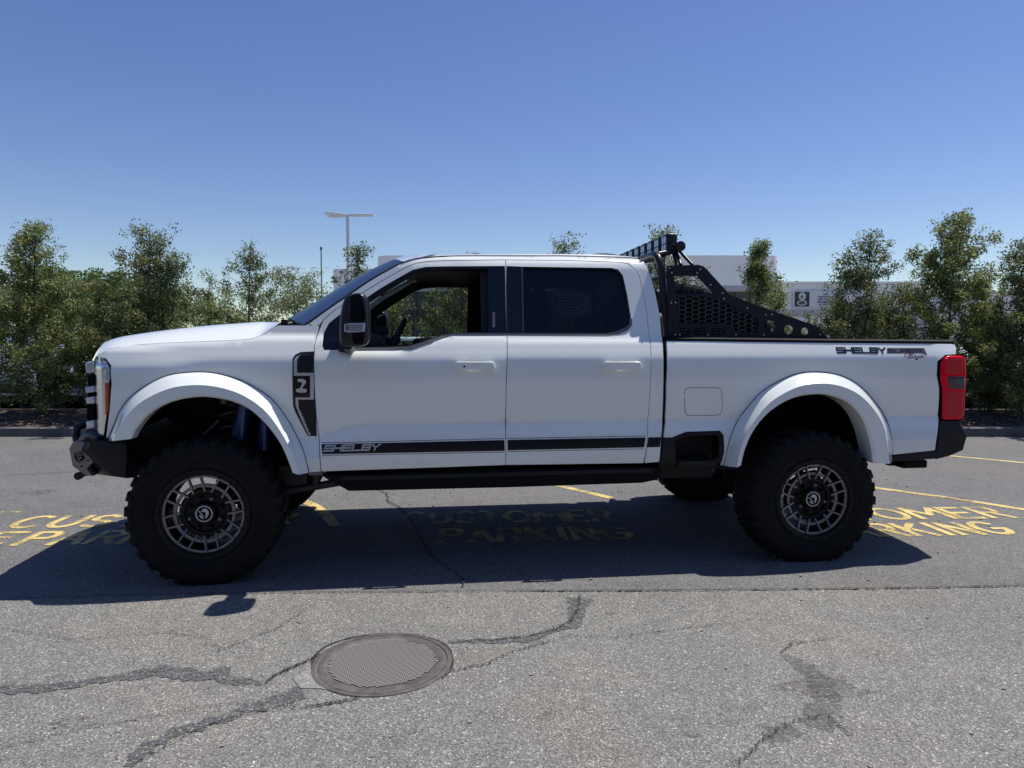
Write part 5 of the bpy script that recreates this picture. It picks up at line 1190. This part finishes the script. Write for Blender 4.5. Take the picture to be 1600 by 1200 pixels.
# ---- bed rack with lamps and spare
YP = .845
rk = [(1042, 415), (1092, 413.7), (1101.5, 417.7), (1111, 428), (1139.5, 459), (1154, 466), (1177.5, 475), (1220, 490), (1272.5, 508), (1282, 514), (1294, 529.8), (1044.5, 530)]
h1 = [(1053, 431), (1089.6, 431), (1114.6, 458), (1056, 458.5)]
h2 = [(1056.5, 463), (1120, 463), (1136, 475), (1184.6, 497), (1184.6, 519), (1151, 519), (1139.5, 507), (1060, 504)]
def circ(cx, cy, r): return [(cx + r * math.cos(a), cy + r * math.sin(a)) for a in np.linspace(0, 2 * PI, 18)[:-1]]
RK, H1, H2 = TT(rk, -YP), TT(h1, -YP), TT(h2, -YP); HC = [TT(circ(1203.7, 509.6, 9.3), -YP), TT(circ(1232.6, 515, 7.6), -YP), TT(circ(1258, 517.5, 6), -YP)]
flat = lambda x, z: YP
rackp = skin('bed_rack', RK, M_plate, truck, holes=[H1, H2] + HC, step=.12, gap=0, thick=.012, wf=flat)
def hexnet(hole, cw_, chh, y, r_):
    A = np.array(hole); x0, z0 = A.min(0); x1, z1 = A.max(0); b = MB(); segs = set()
    for i in range(-1, int((x1 - x0) / (cw_ * .75)) + 3):
        for j in range(-1, int((z1 - z0) / chh) + 3):
            cx = x0 + i * cw_ * .75; cz = z0 + j * chh + (chh / 2 if i % 2 else 0)
            P = [(cx - cw_ / 2, cz), (cx - cw_ / 4, cz - chh / 2), (cx + cw_ / 4, cz - chh / 2), (cx + cw_ / 2, cz), (cx + cw_ / 4, cz + chh / 2), (cx - cw_ / 4, cz + chh / 2)]
            for k in range(6):
                a, c = P[k], P[(k + 1) % 6]; key = tuple(sorted(((round(a[0], 3), round(a[1], 3)), (round(c[0], 3), round(c[1], 3)))))
                if key in segs: continue
                segs.add(key)
                for u0, u1 in ((0, .5), (.5, 1)):
                    p = (a[0] + (c[0] - a[0]) * u0, a[1] + (c[1] - a[1]) * u0); q = (a[0] + (c[0] - a[0]) * u1, a[1] + (c[1] - a[1]) * u1); m = ((p[0] + q[0]) / 2, (p[1] + q[1]) / 2)
                    if inside(np.array([m]), hole)[0]: b.tube([(p[0], y, p[1]), (q[0], y, q[1])], r_, 4, False)
    return b
for i, s in enumerate((-1, 1)):
    Rp = rackp[i]
    hexnet(H1, .062, .030, s * (YP - .012), .0028).build('hex_mesh', M_plate, Rp)
    hexnet(H2, .066, .031, s * (YP - .012), .0034).build('hex_mesh', M_edge, Rp)
    b = MB()
    for (u, v_) in ((1046, 419), (1049.5, 426), (1094, 421), (1089, 426.5), (1110, 445), (1129, 458), (1131, 467), (1055.5, 472.5), (1048.5, 473), (1167.5, 481.5), (1206, 491.5), (1196.5, 492), (1055, 523), (1062, 523), (1106, 523), (1149.5, 523), (1193, 523), (1281, 523)):
        x, z = T(u, v_, -YP); b.lathe([(.0001, -.006), (.0055, -.006), (.0065, 0)], (x, z), 8)
    b.xf(Matrix.Translation((0, -YP, 0)) if s < 0 else Matrix.Translation((0, YP, 0)) @ Matrix.Scale(-1, 4, (0, 1, 0))); b.build('bolts', M_silver, Rp, recalc=True)
    b = MB(); ed = TT([(1042, 415), (1092, 413.7), (1101.5, 417.7), (1111, 428), (1139.5, 459), (1154, 466), (1177.5, 475), (1220, 490), (1272.5, 508), (1282, 514), (1294, 529.8)], -YP)
    b.grid([[(x, s * YP, z), (x, s * (YP - .06), z + .004)] for x, z in ed]); b.build('top_flange', M_plate, Rp)
    # cut lettering low on the plate
    Wf = W
    b = MB(); p0, p1 = T(1063, 522.5, -YP), T(1135, 522.5, -YP); L = p1[0] - p0[0]; cwd = L / (6 + 5 * .25); k = 0
    for ii, chh in enumerate('SHELBY'):
        for stx in GL[chh]:
            for j in range(len(stx) - 1):
                A = Vector((stx[j][0] * cwd, stx[j][1] * .042)); C_ = Vector((stx[j + 1][0] * cwd, stx[j + 1][1] * .042)); d = (C_ - A).normalized(); nn_ = Vector((-d.y, d.x)) * .0035; e = d * .0035
                q = [A - e - nn_, C_ + e - nn_, C_ + e + nn_, A - e + nn_]; k += 1
                b.add([(p0[0] + ii * cwd * 1.25 + p.x, s * (YP + .0008 + k * .00003), p0[1] + p.y) for p in q], [(0, 1, 2, 3) if s < 0 else (3, 2, 1, 0)])
    b.build('cut_lettering', M_gap, Rp)
# hoops and bars
a = T(1043, 531, -.80); c = T(1031, 420, -.80); d = T(1024, 402, -.76); zt = T(1018, 398, -.72)[1]
b = MB(); path = [(a[0], -.80, a[1] - .1), (a[0], -.80, a[1]), (c[0] + .01, -.80, c[1]), (c[0], -.795, c[1] + .04), (c[0] - .004, -.775, c[1] + .078), (c[0] - .008, -.735, zt - .006), (c[0] - .01, -.68, zt + .004)]
path = path + [(x, -y, z) for x, y, z in path[::-1]]; b.tube(path, .027, 14); hoop = b.build('rack_hoop', M_satin, truck, smooth=60)
xh = c[0]; lb = T(1046, 386, -.66)
b = MB(); b.tube([(lb[0] + .045, -.74, lb[1] - .005), (lb[0] + .045, .74, lb[1] - .005)], .032, 14)
for s in (-1, 1): b.lathe([(.0001, 0), (.020, 0), (.036, .004), (.036, .02)] if s < 0 else [(.036, -.02), (.036, -.004), (.02, 0), (.0001, 0)], (lb[0] + .05, lb[1] - .005), 18); b.xf(Matrix.Translation((0, s * .76, 0)), len(b.v) - 4 * 18)
for s in (-1, 1):
    e1 = T(1080, 414, -.80); e2 = T(1062, 414, -.78)
    b.tube([(lb[0] + .05, s * .70, lb[1] - .02), (e1[0], s * .82, e1[1])], .012, 8); b.tube([(lb[0] + .04, s * .68, lb[1] - .03), (e2[0], s * .80, e2[1])], .014, 8)
    b.tube([(lb[0] + .02, s * .70, lb[1] - .03), (xh, s * .76, zt + .0)], .018, 8); b.tube([(lb[0] + .03, s * .66, lb[1] - .03), (lb[0] + .04, s * .7, e2[1])], .014, 8)
b.tube([(xh + .27, -.825, T(1092, 417, -.83)[1]), (xh + .27, .825, T(1092, 417, -.83)[1])], .016, 8)
b.build('light_bar', M_satin, hoop, smooth=50)
for k in range(9):
    y = -.665 + k * 1.33 / 8
    b = MB(); b.obox((lb[0] - .01, y, lb[1] + .018), .034, .060, .074); lp_ = b.build('rack_lamp', M_satin, truck, bevel=.016, seg=3)
    b = MB()
    for u in (-1, 1):
        for v_ in (-1, 1):
            b.obox((lb[0] - .043, y + u * .024, lb[1] + .018 + v_ * .028), .003, .019, .022)
            
    b.build('lamp_optic', mat('lamp_optic', (.42, .46, .55), .22, metal=.6), lp_)
    b = MB()
    for u in (-1, 1): b.tube([(lb[0] - .02, y + u * .065, lb[1] + .02), (lb[0] + .045, y + u * .05, lb[1] - .01)], .006, 6)
    b.obox((lb[0] + .028, y, lb[1] + .018), .008, .05, .06); b.build('lamp_bracket', M_plast, lp_)
# spare wheel leaning in the rack
sp = copy_tree(wheel, truck); sp.name = 'spare_wheel'
pc = T(1108, 494, 0)
sp.rotation_euler = (0, 0, 0); sp.rotation_mode = 'QUATERNION'
ax = Vector((.42, 0, .907)).normalized(); sp.rotation_quaternion = Vector((0, -1, 0)).rotation_difference(ax); sp.location = (pc[0], 0, pc[1] - .06)
b = MB(); b.tube([(sp.location.x, -.80, 1.50), (sp.location.x - .1, 0, 1.42), (sp.location.x, .80, 1.50)], .03, 8); b.tube([(sp.location.x + .4, -.80, 1.48), (sp.location.x + .35, 0, 1.36), (sp.location.x + .4, .80, 1.48)], .025, 8); b.build('spare_carrier', M_satin, hoop)
